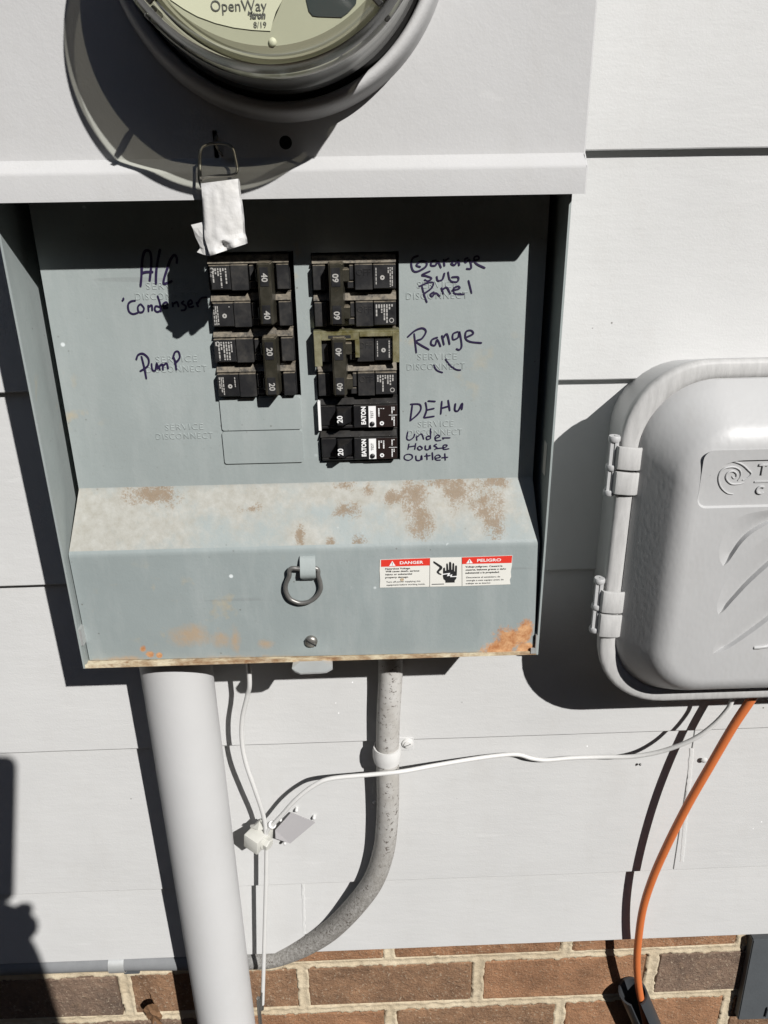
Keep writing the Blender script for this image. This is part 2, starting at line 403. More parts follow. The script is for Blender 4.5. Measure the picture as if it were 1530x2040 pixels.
MT['slate'] = plain('dark_grey_plate', (0.075, 0.082, 0.088, 1), 0.6, bump=0.0005, bscale=250, var=0.2)
MT['block'] = plain('zinc_block_painted', (0.50, 0.495, 0.455, 1), 0.55, bump=0.0004, bscale=300, var=0.12)
MT['plate'] = plain('grey_tag_plate', (0.31, 0.30, 0.305, 1), 0.6, var=0.04)
def tape():
    t = NT('white_cloth_tape', 0.55, 0, 0.3)
    t.color(t.mix(t.ramp(t.noise(60, 5), 0.3, 0.7), (0.50, 0.49, 0.47, 1), (0.58, 0.575, 0.57, 1))); t.bump(t.noise(160, 5, 0.6), 0.0012, 0.5); return t.m
MT['tape'] = tape()
MT['shackle'] = plain('shackle_wire', (0.26, 0.245, 0.21, 1), 0.4, 0.7, bump=0.0002, bscale=400, var=0.2)
MT['leaf'] = plain('dry_leaf', (0.16, 0.085, 0.04, 1), 0.8, bump=0.001, bscale=200, var=0.5)
MT['blue'] = plain('blue_screw', (0.05, 0.14, 0.35, 1), 0.35, 0.3)
def brickm(i, c1, c2):
    t = NT('brick_clay_%s' % 'abcdef'[i], 0.85, 0, 0.3)
    o = t.n('ShaderNodeObjectInfo')
    add = t.n('ShaderNodeVectorMath', operation='ADD'); t.L(t.co, add.inputs[0])
    sc = t.n('ShaderNodeVectorMath', operation='SCALE'); sc.inputs[0].default_value = (9, 7, 5); t.L(o.outputs['Random'], sc.inputs['Scale']); t.L(sc.outputs[0], add.inputs[1])
    v = add.outputs[0]
    n = t.noise(24, 7, 0.7, vec=v); n2 = t.noise(320, 5, 0.7, vec=v); n3 = t.noise(90, 6, 0.7, vec=v)
    c = t.mix(t.ramp(n, 0.3, 0.7), c1+(1,), c2+(1,))
    c = t.mix(t.math('MULTIPLY', t.ramp(n3, 0.55, 0.75), 0.5), c, (0.30, 0.20, 0.12, 1))
    c = t.mix(t.math('MULTIPLY', t.ramp(n2, 0.57, 0.68), 0.8), c, (0.46, 0.38, 0.28, 1))
    c = t.mix(t.math('MULTIPLY', t.ramp(n2, 0.40, 0.32), 0.6), c, (0.05, 0.03, 0.022, 1))
    t.color(c); b = t.bump(n2, 0.0022, 0.9); t.bump(n3, 0.004, 0.8, prev=b); return t.m
MT['bricks'] = [brickm(0, (0.13, 0.076, 0.046), (0.34, 0.195, 0.11)), brickm(1, (0.19, 0.10, 0.054), (0.39, 0.205, 0.11)), brickm(2, (0.11, 0.078, 0.060), (0.25, 0.168, 0.118))]
def mortar():
    t = NT('mortar', 0.9, 0, 0.2)
    n = t.noise(260, 6, 0.7); n2 = t.noise(30, 5)
    c = t.mix(t.ramp(n2, 0.3, 0.7), (0.43, 0.35, 0.24, 1), (0.56, 0.48, 0.35, 1)); c = t.mix(t.math('MULTIPLY', t.ramp(n, 0.35, 0.25), 0.5), c, (0.16, 0.12, 0.07, 1))
    t.color(c); t.bump(n, 0.0018, 0.8); return t.m
MT['mortar'] = mortar()
def ground_m():
    t = NT('soil_and_mulch', 0.95, 0, 0.2); n = t.noise(30, 8, 0.7)
    t.color(t.mix(t.ramp(n, 0.35, 0.65), (0.030, 0.022, 0.015, 1), (0.085, 0.062, 0.04, 1))); t.bump(n, 0.02, 0.8); return t.m
MT['ground'] = ground_m()
def thin_glass(name, tint, gloss, rough):
    m = bpy.data.materials.new(name); m.use_nodes = True; t = m.node_tree; t.nodes.clear()
    out = t.nodes.new('ShaderNodeOutputMaterial'); mx = t.nodes.new('ShaderNodeMixShader'); tr = t.nodes.new('ShaderNodeBsdfTransparent'); gl = t.nodes.new('ShaderNodeBsdfGlossy')
    tr.inputs[0].default_value = tint+(1,); gl.inputs['Roughness'].default_value = rough; gl.inputs['Color'].default_value = (0.9, 0.9, 0.88, 1)
    lw = t.nodes.new('ShaderNodeLayerWeight'); pw = t.nodes.new('ShaderNodeMath'); pw.operation = 'POWER'; pw.inputs[1].default_value = 4.0
    t.links.new(lw.outputs['Facing'], pw.inputs[0])
    fr = t.nodes.new('ShaderNodeMath'); fr.operation = 'MULTIPLY_ADD'; fr.inputs[1].default_value = 0.7; fr.inputs[2].default_value = gloss; t.links.new(pw.outputs[0], fr.inputs[0])
    t.links.new(fr.outputs[0], mx.inputs[0]); t.links.new(tr.outputs[0], mx.inputs[1]); t.links.new(gl.outputs[0], mx.inputs[2]); t.links.new(mx.outputs[0], out.inputs[0]); return m
MT['glass'] = thin_glass('clear_cover', (0.95, 0.955, 0.90), 0.05, 0.05)
MT['glass_edge'] = thin_glass('thick_cover_wall', (0.17, 0.16, 0.135), 0.20, 0.28)
MT['glass_dark'] = thin_glass('thick_cover_corner', (0.05, 0.048, 0.045), 0.16, 0.22)
MT['glass_mid'] = thin_glass('cover_shoulder', (0.66, 0.65, 0.59), 0.30, 0.25)
MT['inner_ring'] = plain('meter_inner_ring', (0.42, 0.42, 0.36, 1), 0.4)
MT['face'] = plain('meter_face', (0.40, 0.40, 0.32, 1), 0.5, var=0.04)
MT['face_label'] = plain('meter_label', (0.60, 0.60, 0.49, 1), 0.6, var=0.03)
MT['lcd'] = plain('meter_window', (0.045, 0.055, 0.06, 1), 0.3)
MT['black'] = plain('black_meter_base', (0.014, 0.013, 0.012, 1), 0.5)

# ================================================================== setting
gm = bmesh.new()
for a, b in ((-60, -60), (60, -60), (60, 60), (-60, 60)): gm.verts.new((a, b, 0))
gm.faces.new(gm.verts[:]); tag(bm_obj('ground', gm, MT['ground']), kind='structure')

# ---- lap siding
LAPS = [0.023+0.165*k for k in range(7, 0, -1)]+[0.023, -0.141, -0.309, -0.4865, -0.6686, -0.7706]
XW = 1.6
wall = empty('siding_wall', V(0, -0.05, -0.7706), 'pale grey painted lap siding wall above the brick foundation', 'wall')
box_obj('sheathing', (-XW, XW, -0.16, -0.0075, -0.76, 1.2), MT['siding'], wall)
XJ = {-0.7706: [P(604, 1800, 0.004).x], -0.6686: [P(1362, 1600, 0.004).x], 0.023: [0.62], 0.188: [-0.55], -0.141: [-0.78], -0.309: [0.75], -0.4865: [-0.85]}
def board(x0, x1, zb, zt):
    bm = bmesh.new(); n = max(8, int((x1-x0)/0.02)); rows = []
    for i in range(n+1):
        x = x0+(x1-x0)*i/n; j = 0.00035*noise.noise(Vector((x*9, zb*31, 0)))+0.0002*noise.noise(Vector((x*40, zb*31, 5)))
        k = 0.0005*noise.noise(Vector((x*5, zb*17, 9)))
        prof = ((-0.0068, zt+0.024), (-0.0005, zt+0.024), (0.0066+k, zb+0.0008+j), (0.0061+k, zb+j), (0.0002+k, zb+j))
        rows.append([bm.verts.new(V(x, p, z)) for p, z in prof])
    for i in range(n):
        for k in range(5): bm.faces.new((rows[i][k], rows[i+1][k], rows[i+1][(k+1) % 5], rows[i][(k+1) % 5]))
    bm.faces.new(rows[0]); bm.faces.new(rows[-1][::-1])
    return bm_obj('board', bm, MT['siding'], wall)
prev = None
for i, zb in enumerate(LAPS):
    zt = LAPS[i-1] if i else zb+0.165
    js = XJ.get(round(zb, 4), [random.uniform(-1, 1)])
    xs = [-XW]+js+[XW]
    for a, b in zip(xs[:-1], xs[1:]): board(a+(0.0007 if a > -XW else 0), b-(0.0007 if b < XW else 0), zb, zt)
def caulk_strip(px_top, px_bot, hw, zb, zt):
    bm = bmesh.new(); a = P(*px_top, 0.003); b = P(*px_bot, 0.006); n = 40; L = []
    for i in range(n+1):
        t = i/n; x = a.x+(b.x-a.x)*t; z = a.z+(b.z-a.z)*t
        p = 0.0065*(1-(z-zb)/(zt+0.02-zb))
        wv = hw*(1+0.5*noise.noise(Vector((z*200, 1, 0)))); o = 0.0007*noise.noise(Vector((z*120, 7, 0)))
        L.append([bm.verts.new(V(x+o+wv*s, p+h, z)) for s, h in ((-1, 0.0001), (-0.5, 0.0007+0.0004*noise.noise(Vector((z*300, 2, 0)))), (0.1, 0.0002), (0.6, 0.0008), (1, 0.0001))])
    for i in range(n):
        for k in range(4): bm.faces.new((L[i][k], L[i][k+1], L[i+1][k+1], L[i+1][k]))
    bm_obj('caulk_joint', bm, MT['caulk'], wall, True)
caulk_strip((603, 1754), (606, 1862), 0.0016, -0.7706, -0.6686)
caulk_strip((1380, 1492), (1358, 1716), 0.0022, -0.6686, -0.4865)
# painted-over nail heads on the boards
for px, py, r in ((1403, 1514, 0.0032), (1275, 1523, 0.0014), (746, 1598, 0.002)):
    bm = bmesh.new(); c = P(px, py, 0.005); pz = 0.0055 if px != 1275 else 0.0048
    R = lathe(bm, [(0.0001, pz+0.0014), (r*0.6, pz+0.0012), (r, pz)], c.x, c.z, 16)
    bm_obj('nail_head', bm, MT['siding'] if px != 1275 else MT['darksteel'], wall, True)

# ---- brick foundation
fnd = empty('brick_foundation', V(0, -0.06, -1.5), 'brown brick foundation with tan mortar below the siding', 'wall')
BP = -0.012; PITCH = 0.0770; BH = 0.0645; BL = 0.1895
ZB0 = -0.8868                                      # underside of the course that shows whole
def brick_mesh(i, L):
    bm = bmesh.new()
    for v in add_box(bm, -L/2, L/2, -0.09, 0, 0, BH, 0): v.co.z -= H
    rnd = random.Random(i)
    es = [e for e in bm.edges]
    bmesh.ops.bevel(bm, geom=es, offset=0.0016, segments=1, affect='EDGES')
    for v in bm.verts: v.co += Vector((rnd.uniform(-1, 1)*0.0009, rnd.uniform(-1, 1)*0.0005, rnd.uniform(-1, 1)*0.0009))
    bmesh.ops.recalc_face_normals(bm, faces=bm.faces)
    me = bpy.data.meshes.new('brick'); bm.to_mesh(me); bm.free(); me.materials.append(MT['bricks'][i % 3]); return me
BM = [brick_mesh(i, BL) for i in range(6)]
JB = -0.086; JA = 0.0145                           # joint centres of the two bonds
BX = []
for r in range(-8, 2):
    zb = ZB0+r*PITCH; j0 = JB if r % 2 == 0 else JA
    for k in range(-8, 9):
        x = j0+0.2035*k+0.2035/2+random.uniform(-1, 1)*0.0015
        if abs(x) > XW: continue
        vis = abs(x) < 0.7 and zb > -1.05
        o = bpy.data.objects.new('brick', BM[random.randrange(6)]); COL.objects.link(o); o.parent = fnd
        o.matrix_parent_inverse = Matrix.Translation(-Vector(fnd.location))
        o.location = V(x, BP+random.uniform(-1, 1)*0.0012, zb+random.uniform(-1, 1)*0.0008)
        o.rotation_euler = (0, random.uniform(-1, 1)*0.004, random.uniform(-1, 1)*0.006)
        BX.append((x, zb))
# mortar: rough sheet that stands in the joints and smears over the arrises
def mortar_sheet(x0, x1, z0, z1, step, name):
    bm = bmesh.new(); nx = int((x1-x0)/step); nz = int((z1-z0)/step); G = []
    for j in range(nz+1):
        z = z0+(z1-z0)*j/nz; row = []
        r = math.floor((z-ZB0+ (PITCH-BH)/2)/PITCH); zb = ZB0+r*PITCH
        dz = max(zb-z, z-(zb+BH))
        j0 = JB if r % 2 == 0 else JA
        for i in range(nx+1):
            x = x0+(x1-x0)*i/nx
            u = (x-j0-0.2035/2)/0.2035; u = (u-round(u))*0.2035; dx = abs(u)-BL/2
            q = max(dz, dx)                        # >0 inside a joint
            q += 0.0022*noise.noise(Vector((x*70, z*70, 1)))+0.0014*noise.noise(Vector((x*220, z*220, 4)))
            p = -0.0225+0.0105*min(1, max(0, (q+0.0028)/0.0032))-0.0016*min(1, max(0, (q-0.001)/0.004))+0.0011*noise.noise(Vector((x*160, z*160, 8)))
            row.append(bm.verts.new(V(x, p, z)))
        G.append(row)
    for j in range(nz):
        for i in range(nx): bm.faces.new((G[j][i], G[j][i+1], G[j+1][i+1], G[j+1][i]))
    return bm_obj(name, bm, MT['mortar'], fnd, True)
mortar_sheet(-0.62, 0.66, -1.02, -0.745, 0.0021, 'mortar')
mortar_sheet(-XW, -0.62, -1.5, -0.745, 0.008, 'mortar')
mortar_sheet(0.66, XW, -1.5, -0.745, 0.008, 'mortar')
mortar_sheet(-0.62, 0.66, -1.5, -1.02, 0.008, 'mortar')
box_obj('wall_core', (-XW, XW, -0.16, -0.03, -1.5, -0.76), MT['mortar'], fnd)

# ================================================================== service panel
X0, X1 = -0.2172, 0.1302; ZBOT = -0.3326; T = 0.0014; PE = 0.100
pan = empty('service_panel', V(-0.043, 0, ZBOT), 'grey outdoor electrical service panel with open door bay and rusty lower cover', 'electrical panel')
bm = bmesh.new()
add_box(bm, X0, X0+T, 0.0078, PE, ZBOT, 0.36)                    # left wall
add_box(bm, X1-T, X1, 0.0078, PE, ZBOT, 0.36)                    # right wall
add_box(bm, X0+T, X1-T, 0.0078, 0.010, ZBOT+T, 0.36)             # back
add_box(bm, X0+T, X1-T, 0.010, PE-T, 0.36-T, 0.36)
bm_obj('cabinet', bm, MT['panel'], pan)
bm = bmesh.new(); add_box(bm, X0+T, X1-T, 0.0101, PE-0.0002, ZBOT, ZBOT+T)
add_box(bm, X0+T, X1-T, PE-0.0016, PE-0.0003, ZBOT+T, ZBOT+T+0.0012)
bm_obj('bottom_sheet', bm, MT['rusty'], pan)
box_obj('corner_tab', (X1-T-0.0012, X1-T, 0.088, PE+0.0004, ZBOT+T, ZBOT+0.0175), MT['galv'], pan)
box_obj('corner_tab', (X1-T-0.0045, X1-T-0.0013, PE-0.0008, PE+0.0004, ZBOT+T, ZBOT+0.0060), MT['galv'], pan)
box_obj('corner_tab', (X0+T, X0+T+0.002, 0.090, PE-0.0005, ZBOT+0.02, ZBOT+0.034), MT['galv'], pan)

# hood (painted like the wall) with a raised collar for the meter
XH0, XH1 = -0.2200, 0.1322
MCX, MCZ = -0.0385, 0.1270
zf0, zf1, zs, pf, ps = 0.0178, 0.0108, -0.0042, 0.112, 0.120
bm = bmesh.new()
hole = P(569, 284, 0.112)
outer = [V(XH0, pf, zf0), V(XH1, pf, zf0), V(XH1, pf, 0.362), V(XH0, pf, 0.362)]
circ = lambda cx, cz, r, n, p=pf: [V(cx+r*math.cos(2*math.pi*k/n), p, cz+r*math.sin(2*math.pi*k/n)) for k in range(n)]
slot = P(430, 290, 0.112)
slotloop = [V(slot.x+a, pf, slot.z+b) for a, b in ((-0.0013, -0.0078), (0.0013, -0.0078), (0.0013, 0.0078), (-0.0013, 0.0078))]
bm = fill_plate(outer, [circ(hole.x, hole.z, 0.0036, 24), circ(MCX, MCZ, 0.0850, 96), slotloop])
def strip(bm, prof, xa, xb):
    vs = [[bm.verts.new(V(x, p, z)) for x in (xa, xb)] for p, z in prof]
    for i in range(len(prof)-1): bm.faces.new((vs[i][0], vs[i][1], vs[i+1][1], vs[i+1][0]))
prof = [(pf, zf0), (pf+0.0006, zf0-0.0012), (ps-0.0010, zf1+0.0012), (ps-0.0002, zf1), (ps, zf1-0.0014), (ps, zs)]
strip(bm, prof, XH0, XH1); strip(bm, [(ps, zs), (ps-0.0012, zs), (ps-0.0012, zf1-0.002), (pf-0.0014, zf0-0.002)], XH0, XH1)
for xx, sg in ((XH0, -1), (XH1, 1)):                              # side returns, edge rounded
    pr = [(0, pf, 0), (0.0006*sg, pf-0.0003, 0), (0.0011*sg, pf-0.0012, 0), (0.0012*sg, 0.055, 0)]
    A = [[bm.verts.new(V(xx+dx, p, z)) for dx, p, _ in pr] for z in (zf0, 0.362)]
    for i in range(3): bm.faces.new((A[0][i], A[0][i+1], A[1][i+1], A[1][i]))
    pr2 = [(0, ps, 0), (0.0006*sg, ps-0.0004, 0), (0.0011*sg, ps-0.0014, 0), (0.0012*sg, 0.055, 0)]
    B_ = [[bm.verts.new(V(xx+dx, p, z)) for dx, p, _ in pr2] for z in (zs, zf1)]
    for i in range(3): bm.faces.new((B_[0][i], B_[0][i+1], B_[1][i+1], B_[1][i]))
    for i in range(3): bm.faces.new((B_[1][i], B_[1][i+1], A[0][i+1], A[0][i]))
hood = autosmooth(bm_obj('hood', bm, MT['hood'], pan), 30)
box_obj('hood_back', (X0+T+0.001, X1-T-0.001, 0.072, 0.0735, 0.001, 0.355), MT['dark'], hood)
bm = bmesh.new()
lathe(bm, [(0.0916, pf+0.0002), (0.0907, pf+0.0030), (0.0899, pf+0.0085), (0.0887, pf+0.0132), (0.0870, pf+0.0160), (0.0850, pf+0.0166), (0.0833, pf+0.0160), (0.0822, pf+0.0140), (0.0816, pf+0.008), (0.0813, pf-0.02)], MCX, MCZ, 128)
bm_obj('meter_collar', bm, MT['hood'], hood, True)
# steel hasp staple standing out of the slot
bm = bmesh.new()
sp_ = [Vector((slot.x+0.0002*k, 0.107+0.0175*math.sin(math.pi*k/14), slot.z+0.0072-0.0144*k/14)) for k in range(15)]
for i in range(14):
    a, b = sp_[i], sp_[i+1]; mid = Vector((slot.x, 0.108, slot.z))
    ai = mid+(a-mid)*0.62; bi = mid+(b-mid)*0.62
    prism(bm, [V(*q) for q in (a, b, bi, ai)], Vector((0.0011, 0, 0)))
bmesh.ops.remove_doubles(bm, verts=bm.verts, dist=1e-5)
bm_obj('hasp_staple', bm, MT['shackle'], pan)

# dead front: one folded sheet with two breaker openings
def pu(z): return 0.0720+(-z)*0.010                                # upper face
ZS0, ZS1, ZL = -0.1970, -0.2402, -0.3300
pS0 = pu(ZS0); pS1 = 0.0945; pL = 0.0930
def pface(z):
    if z > ZS0: return pu(z)
    if z > ZS1: return pS0+(pS1-pS0)*(ZS0-z)/(ZS0-ZS1)
    return pS1+(pL-pS1)*(ZS1-z)/(ZS1-ZL)
XU0, XU1, XL0, XL1 = -0.2066, 0.1232, -0.2143, 0.1268
LO = (-0.0983, -0.0425, -0.1315, -0.0362); RO = (-0.0312, 0.0262, -0.1805, -0.0375)
fp = lambda x, z: V(x, pu(z), z)
def rect(a): return [fp(a[0], a[2]), fp(a[1], a[2]), fp(a[1], a[3]), fp(a[0], a[3])]
bm = fill_plate([fp(XU0, ZS0+0.0008), fp(XU1, ZS0+0.0008), fp(XU1, 0.012), fp(XU0, 0.012)], [rect(LO), rect(RO)])
back = bmesh.ops.extrude_face_region(bm, geom=bm.faces[:])
for v in [g for g in back['geom'] if isinstance(g, bmesh.types.BMVert)]: v.co.y += 0.0016
bm_obj('dead_front', bm, MT['panel'], pan)
dead = bpy.data.objects['dead_front'] if 'dead_front' in bpy.data.objects else None
bm = bmesh.new()
prof = [(pu(ZS0+0.0008), ZS0+0.0008, XU0, XU1), (pS0+0.0003, ZS0-0.0004, XU0, XU1), (pface(ZS0-0.002)+0.0001, ZS0-0.002, XU0-0.0003, XU1+0.0002)]
prof += [(pface(ZS1+0.0028), ZS1+0.0028, XL0+0.0003, XL1-0.0003)]
vs = [[bm.verts.new(V(x, p, z)) for x in (a, b)] for p, z, a, b in prof]
for i in range(len(vs)-1): bm.faces.new((vs[i][0], vs[i][1], vs[i+1][1], vs[i+1][0]))
for s in (0, 1):                                                    # side cheeks
    back_ = [bm.verts.new(V(vs[i][s].co.x, 0.045, prof[i][1])) for i in range(len(vs))]
    for i in range(len(vs)-1): bm.faces.new((vs[i][s], back_[i], back_[i+1], vs[i+1][s]))
slope = autosmooth(bm_obj('sloped_cover', bm, MT['panel_slope'], pan), 25)
bm = bmesh.new()
prof = [(pface(ZS1+0.0028), ZS1+0.0028, XL0+0.0003, XL1-0.0003), (pface(ZS1+0.0014)+0.0001, ZS1+0.0013, XL0, XL1), (pS1-0.0001, ZS1, XL0, XL1), (pface(ZS1-0.0022), ZS1-0.0022, XL0, XL1), (pL, ZL, XL0, XL1), (pL-0.0013, ZL-0.0002, XL0, XL1), (pL-0.014, ZL+0.0001, XL0, XL1)]
NC = 16
def lowv(p, z, a, b, f):
    k = max(0, (ZS1-z)/(ZS1-ZL)); return bm.verts.new(V(a+(b-a)*f, p+0.0048*f*k, z-0.0008*f*k))
vs = [[lowv(p, z, a, b, c/NC) for c in range(NC+1)] for p, z, a, b in prof]
for i in range(len(vs)-1):
    for c in range(NC): bm.faces.new((vs[i][c], vs[i][c+1], vs[i+1][c+1], vs[i+1][c]))
for e in (0, NC):
    back_ = [bm.verts.new(V(vs[i][e].co.x, 0.045, prof[i][1])) for i in range(5)]
    for i in range(4): bm.faces.new((vs[i][e], back_[i], back_[i+1], vs[i+1][e]))
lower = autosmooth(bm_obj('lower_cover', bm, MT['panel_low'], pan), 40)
for s, xx in ((0, XU0), (1, XU1)):
    box_obj('side_flange', (xx if s == 0 else xx-0.0014, xx+0.0014 if s == 0 else xx, 0.045, pu(-0.09)-0.0025, ZS0+0.0012, 0.010), MT['panel'], pan)
# dark chamber behind the openings
box_obj('breaker_chamber', (X0+0.02, X1-0.02, 0.0105, 0.046, -0.30, -0.005), MT['dark'], pan)
# two blank filler plates under the left breakers
for za, zb in ((-0.1319, -0.1556), (-0.1560, -0.1802)):
    dx = -0.0010 if za > -0.14 else -0.0014
    bm = bmesh.new(); loop = rrect(-0.0985+dx, -0.0432, zb, za, 0.0018, 4)
    top = [bm.verts.new(V(x, pu(z)+0.0014, z)) for x, z in [(a*1.0, b) for a, b in rrect(-0.0982+dx, -0.0435, zb+0.0003, za-0.0003, 0.0016, 4)]]
    bot = [bm.verts.new(V(x, pu(z)-0.001, z)) for x, z in loop]
    bm.faces.new(top)
    for i in range(len(top)): bm.faces.new((top[i], bot[i], bot[(i+1) % len(top)], top[(i+1) % len(top)]))
    bm_obj('filler_plate', bm, MT['panel'], pan)
# embossed lettering
for txt, px, py, wpx in (('SERVICE', 333, 570, 82), ('DISCONNECT', 331, 591, 120), ('SERVICE', 351, 716, 82), ('DISCONNECT', 351, 736, 120), ('SERVICE', 367, 851, 78), ('DISCONNECT', 367, 869, 117),
                         ('SERVICE', 871, 568, 78), ('DISCONNECT', 870, 590, 120), ('SERVICE', 871, 711, 79), ('DISCONNECT', 868, 731, 117), ('SERVICE', 868, 845, 74), ('DISCONNECT', 866, 862, 114)):
    q = P(px, py, 0.0735); text_obj('embossed_lettering', txt, 0.0062, q.x, pu(q.z)-0.0001, q.z, MT['panel'], dead, width=wpx*0.000342, extrude=0.00032, bevel=0.00012, bold=-0.00012, space=1.15)

# handwriting in marker pen (strokes traced in two enlargements of the photo)
HW = {
 'A/C': (0, 0.00080, [[(290,495),(300,380),(305,250),(325,160),(355,140),(385,165),(395,260),(385,380),(378,440)], [(295,365),(340,350),(415,348)], [(480,125),(455,250),(442,360),(440,470)],
   [(640,270),(640,210),(615,185),(580,230),(545,330),(520,410),(515,460),(550,455),(600,435)]]),
 'condenser': (0, 0.00062, [[(245,625),(195,635),(170,670),(180,730),(220,755),(270,740)], [(285,660),(265,690),(275,735),(310,735),(325,700),(300,665),(285,660)], [(365,665),(370,735)], [(368,690),(400,670),(405,725)],
   [(455,575),(480,650),(490,735)], [(485,690),(440,680),(430,715),(455,735),(488,720)], [(510,690),(550,665),(540,640),(510,660),(520,700),(560,690)], [(600,640),(605,690)], [(605,660),(645,640),(660,690)],
   [(715,630),(690,650),(730,680),(720,715),(680,720)], [(745,670),(790,650),(775,620),(750,650),(765,690),(810,680)], [(830,640),(850,690)], [(840,660),(880,600),(935,595)], [(120,598),(128,610),(112,630)]]),
 'Pump': (0, 0.00068, [[(300,1160),(330,1280),(350,1385)], [(250,1200),(270,1150),(320,1140),(370,1190),(360,1260),(285,1310)], [(400,1230),(405,1290),(435,1300),(450,1230),(460,1290)], [(470,1250),(480,1300)],
   [(475,1260),(505,1240),(510,1300)], [(510,1260),(545,1230),(560,1290)], [(610,1160),(630,1230),(640,1300)], [(605,1190),(625,1125),(660,1120),(670,1180),(620,1240)]]),
 'Garage': (1, 0.00062, [[(240,130),(190,150),(175,200),(190,260),(230,270),(300,230),(310,190),(260,180),(220,215),(260,230)], [(400,170),(360,180),(350,215),(390,215),(410,180),(440,240)], [(460,160),(470,225)], [(465,180),(510,150)],
   [(550,180),(530,200),(560,210),(590,170),(600,220)], [(680,150),(650,160),(655,190),(690,170),(705,240),(660,245)], [(690,190),(770,160),(760,135),(730,150),(750,200),(830,240)]]),
 'Sub': (1, 0.00060, [[(345,265),(270,300),(310,310),(355,330),(320,355),(290,340)], [(400,310),(410,350),(450,340),(470,280)], [(500,270),(520,350),(580,360),(590,320),(530,320)]]),
 'Panel': (1, 0.00058, [[(240,405),(320,370),(370,370),(350,420),(280,470)], [(270,400),(290,480),(315,545)], [(380,450),(345,470),(360,490),(390,460),(430,490)], [(440,410),(460,470)], [(450,430),(490,410),(520,470)],
   [(530,440),(600,420),(590,400),(550,420),(560,465),(645,470)], [(680,345),(710,465)]]),
 'Range': (1, 0.00062, [[(200,815),(220,990)], [(140,850),(210,790),(275,770),(305,800),(270,860),(220,890),(335,960)], [(410,850),(360,870),(350,910),(385,920),(405,870),(435,935)], [(445,830),(465,920)], [(455,860),(490,820),(515,915)],
   [(590,800),(545,820),(545,870),(590,850),(600,800),(620,920),(600,960),(570,950)], [(660,850),(720,820),(705,790),(660,800),(655,860),(700,890),(800,900)]]),
 'ditto': (1, 0.00052, [[(370,1090),(400,1140),(455,1162)], [(475,1040),(520,1100),(575,1135),(615,1138)]]),
 'DEHU': (1, 0.00060, [[(185,1440),(165,1590)], [(165,1440),(245,1440),(260,1480),(230,1530),(165,1585)], [(300,1420),(310,1490),(285,1560)], [(320,1410),(390,1415)], [(310,1490),(380,1475)], [(285,1560),(380,1545)],
   [(445,1410),(435,1530)], [(500,1400),(515,1500)], [(440,1475),(510,1455)], [(565,1430),(560,1490),(590,1495),(625,1430),(620,1490)]]),
 'Under': (1, 0.00044, [[(145,1680),(135,1740),(160,1755),(195,1730),(205,1700)], [(220,1720),(225,1760)], [(225,1730),(265,1700),(285,1750)], [(345,1650),(345,1745)], [(340,1720),(310,1725),(315,1750),(345,1740)],
   [(385,1740),(425,1725),(410,1710),(385,1730),(395,1760),(440,1755)], [(450,1730),(460,1750)], [(455,1735),(520,1735)]]),
 'House': (1, 0.00046, [[(155,1785),(145,1840)], [(215,1780),(205,1840)], [(150,1815),(210,1805)], [(250,1805),(230,1825),(250,1842),(272,1825),(250,1805)], [(300,1800),(300,1835),(330,1835),(340,1800),(345,1835)],
   [(400,1790),(375,1805),(400,1820),(380,1840)], [(390,1830),(470,1820),(490,1800),(460,1800),(460,1835),(510,1830)]]),
 'outlet': (1, 0.00046, [[(150,1878),(118,1890),(115,1920),(150,1933),(182,1915),(180,1888),(150,1878)], [(215,1890),(220,1930),(255,1930),(265,1890),(270,1930)], [(310,1870),(315,1930)], [(290,1895),(345,1890)], [(360,1860),(365,1930)],
   [(385,1915),(430,1905),(415,1885),(385,1900),(395,1930),(435,1930)], [(470,1870),(475,1935)], [(440,1910),(500,1905)]]),
}
for wd, (v, hw, strokes) in HW.items():
    bm = bmesh.new()
    for si, st in enumerate(strokes):
        pts = []
        for a, b in smooth2(st, 5):
            px, py = (220+a*0.20586, 470+b*0.20586) if v == 0 else (780+a*0.22556, 480+b*0.22556)
            q = P(px, py, 0.0732); pts.append((q.x, q.z))
        ribbon(bm, pts, hw, 0.00045+0.00004*(si % 5), pu)
    bm_obj('handwriting', bm, MT['ink'], dead)

# ---- lower cover fittings
def onlow(px, py, lift=0.0):
    p = 0.0915
    for _ in range(4): q = P(px, py, p+lift); p = 0.00025+pface(q.z)+0.0048*max(0, (q.x-XL0)/(XL1-XL0))*max(0, (ZS1-q.z)/(ZS1-ZL))
    return Vector((q.x, p+lift, q.z))
ORG = lambda a, b: (540+a*0.12750, 1090+b*0.12750)
rp = [(420,335),(330,330),(285,370),(285,450),(235,570),(230,680),(290,800),(400,860),(500,872),(620,840),(720,760),(775,650),(765,540),(735,440),(735,370),(700,330),(600,332),(500,334)]
pts = []
for a, b in rp:
    q = onlow(*ORG(a, b), lift=0.0036 if b < 500 else 0.0030); pts.append(V(q.x, q.y, q.z))
tube_obj('pull_ring', pts, 0.0017, MT['ringsteel'], lower, sides=12, closed=True)
bm = bmesh.new(); bx = [onlow(*ORG(a, b)) for a, b in ((440, 120), (700, 120))]
cx = (bx[0].x+bx[1].x)/2; hw = (bx[1].x-bx[0].x)/2*0.93; zt = onlow(611, 1107).z; zm = onlow(611, 1136).z; zl = onlow(611, 1152).z
prof = [(0.0004, zt), (0.0022, zt-0.002), (0.0052, zm+0.003), (0.0064, zm), (0.0060, zm-0.003), (0.0042, zl+0.002), (0.0022, zl)]
vs = [[bm.verts.new(V(cx+s*hw*(1-0.25*(i > 4)*(i-4)/2), pface(z)+l+0.0012, z)) for s in (-1, -0.8, 0.8, 1)] for i, (l, z) in enumerate(prof)]
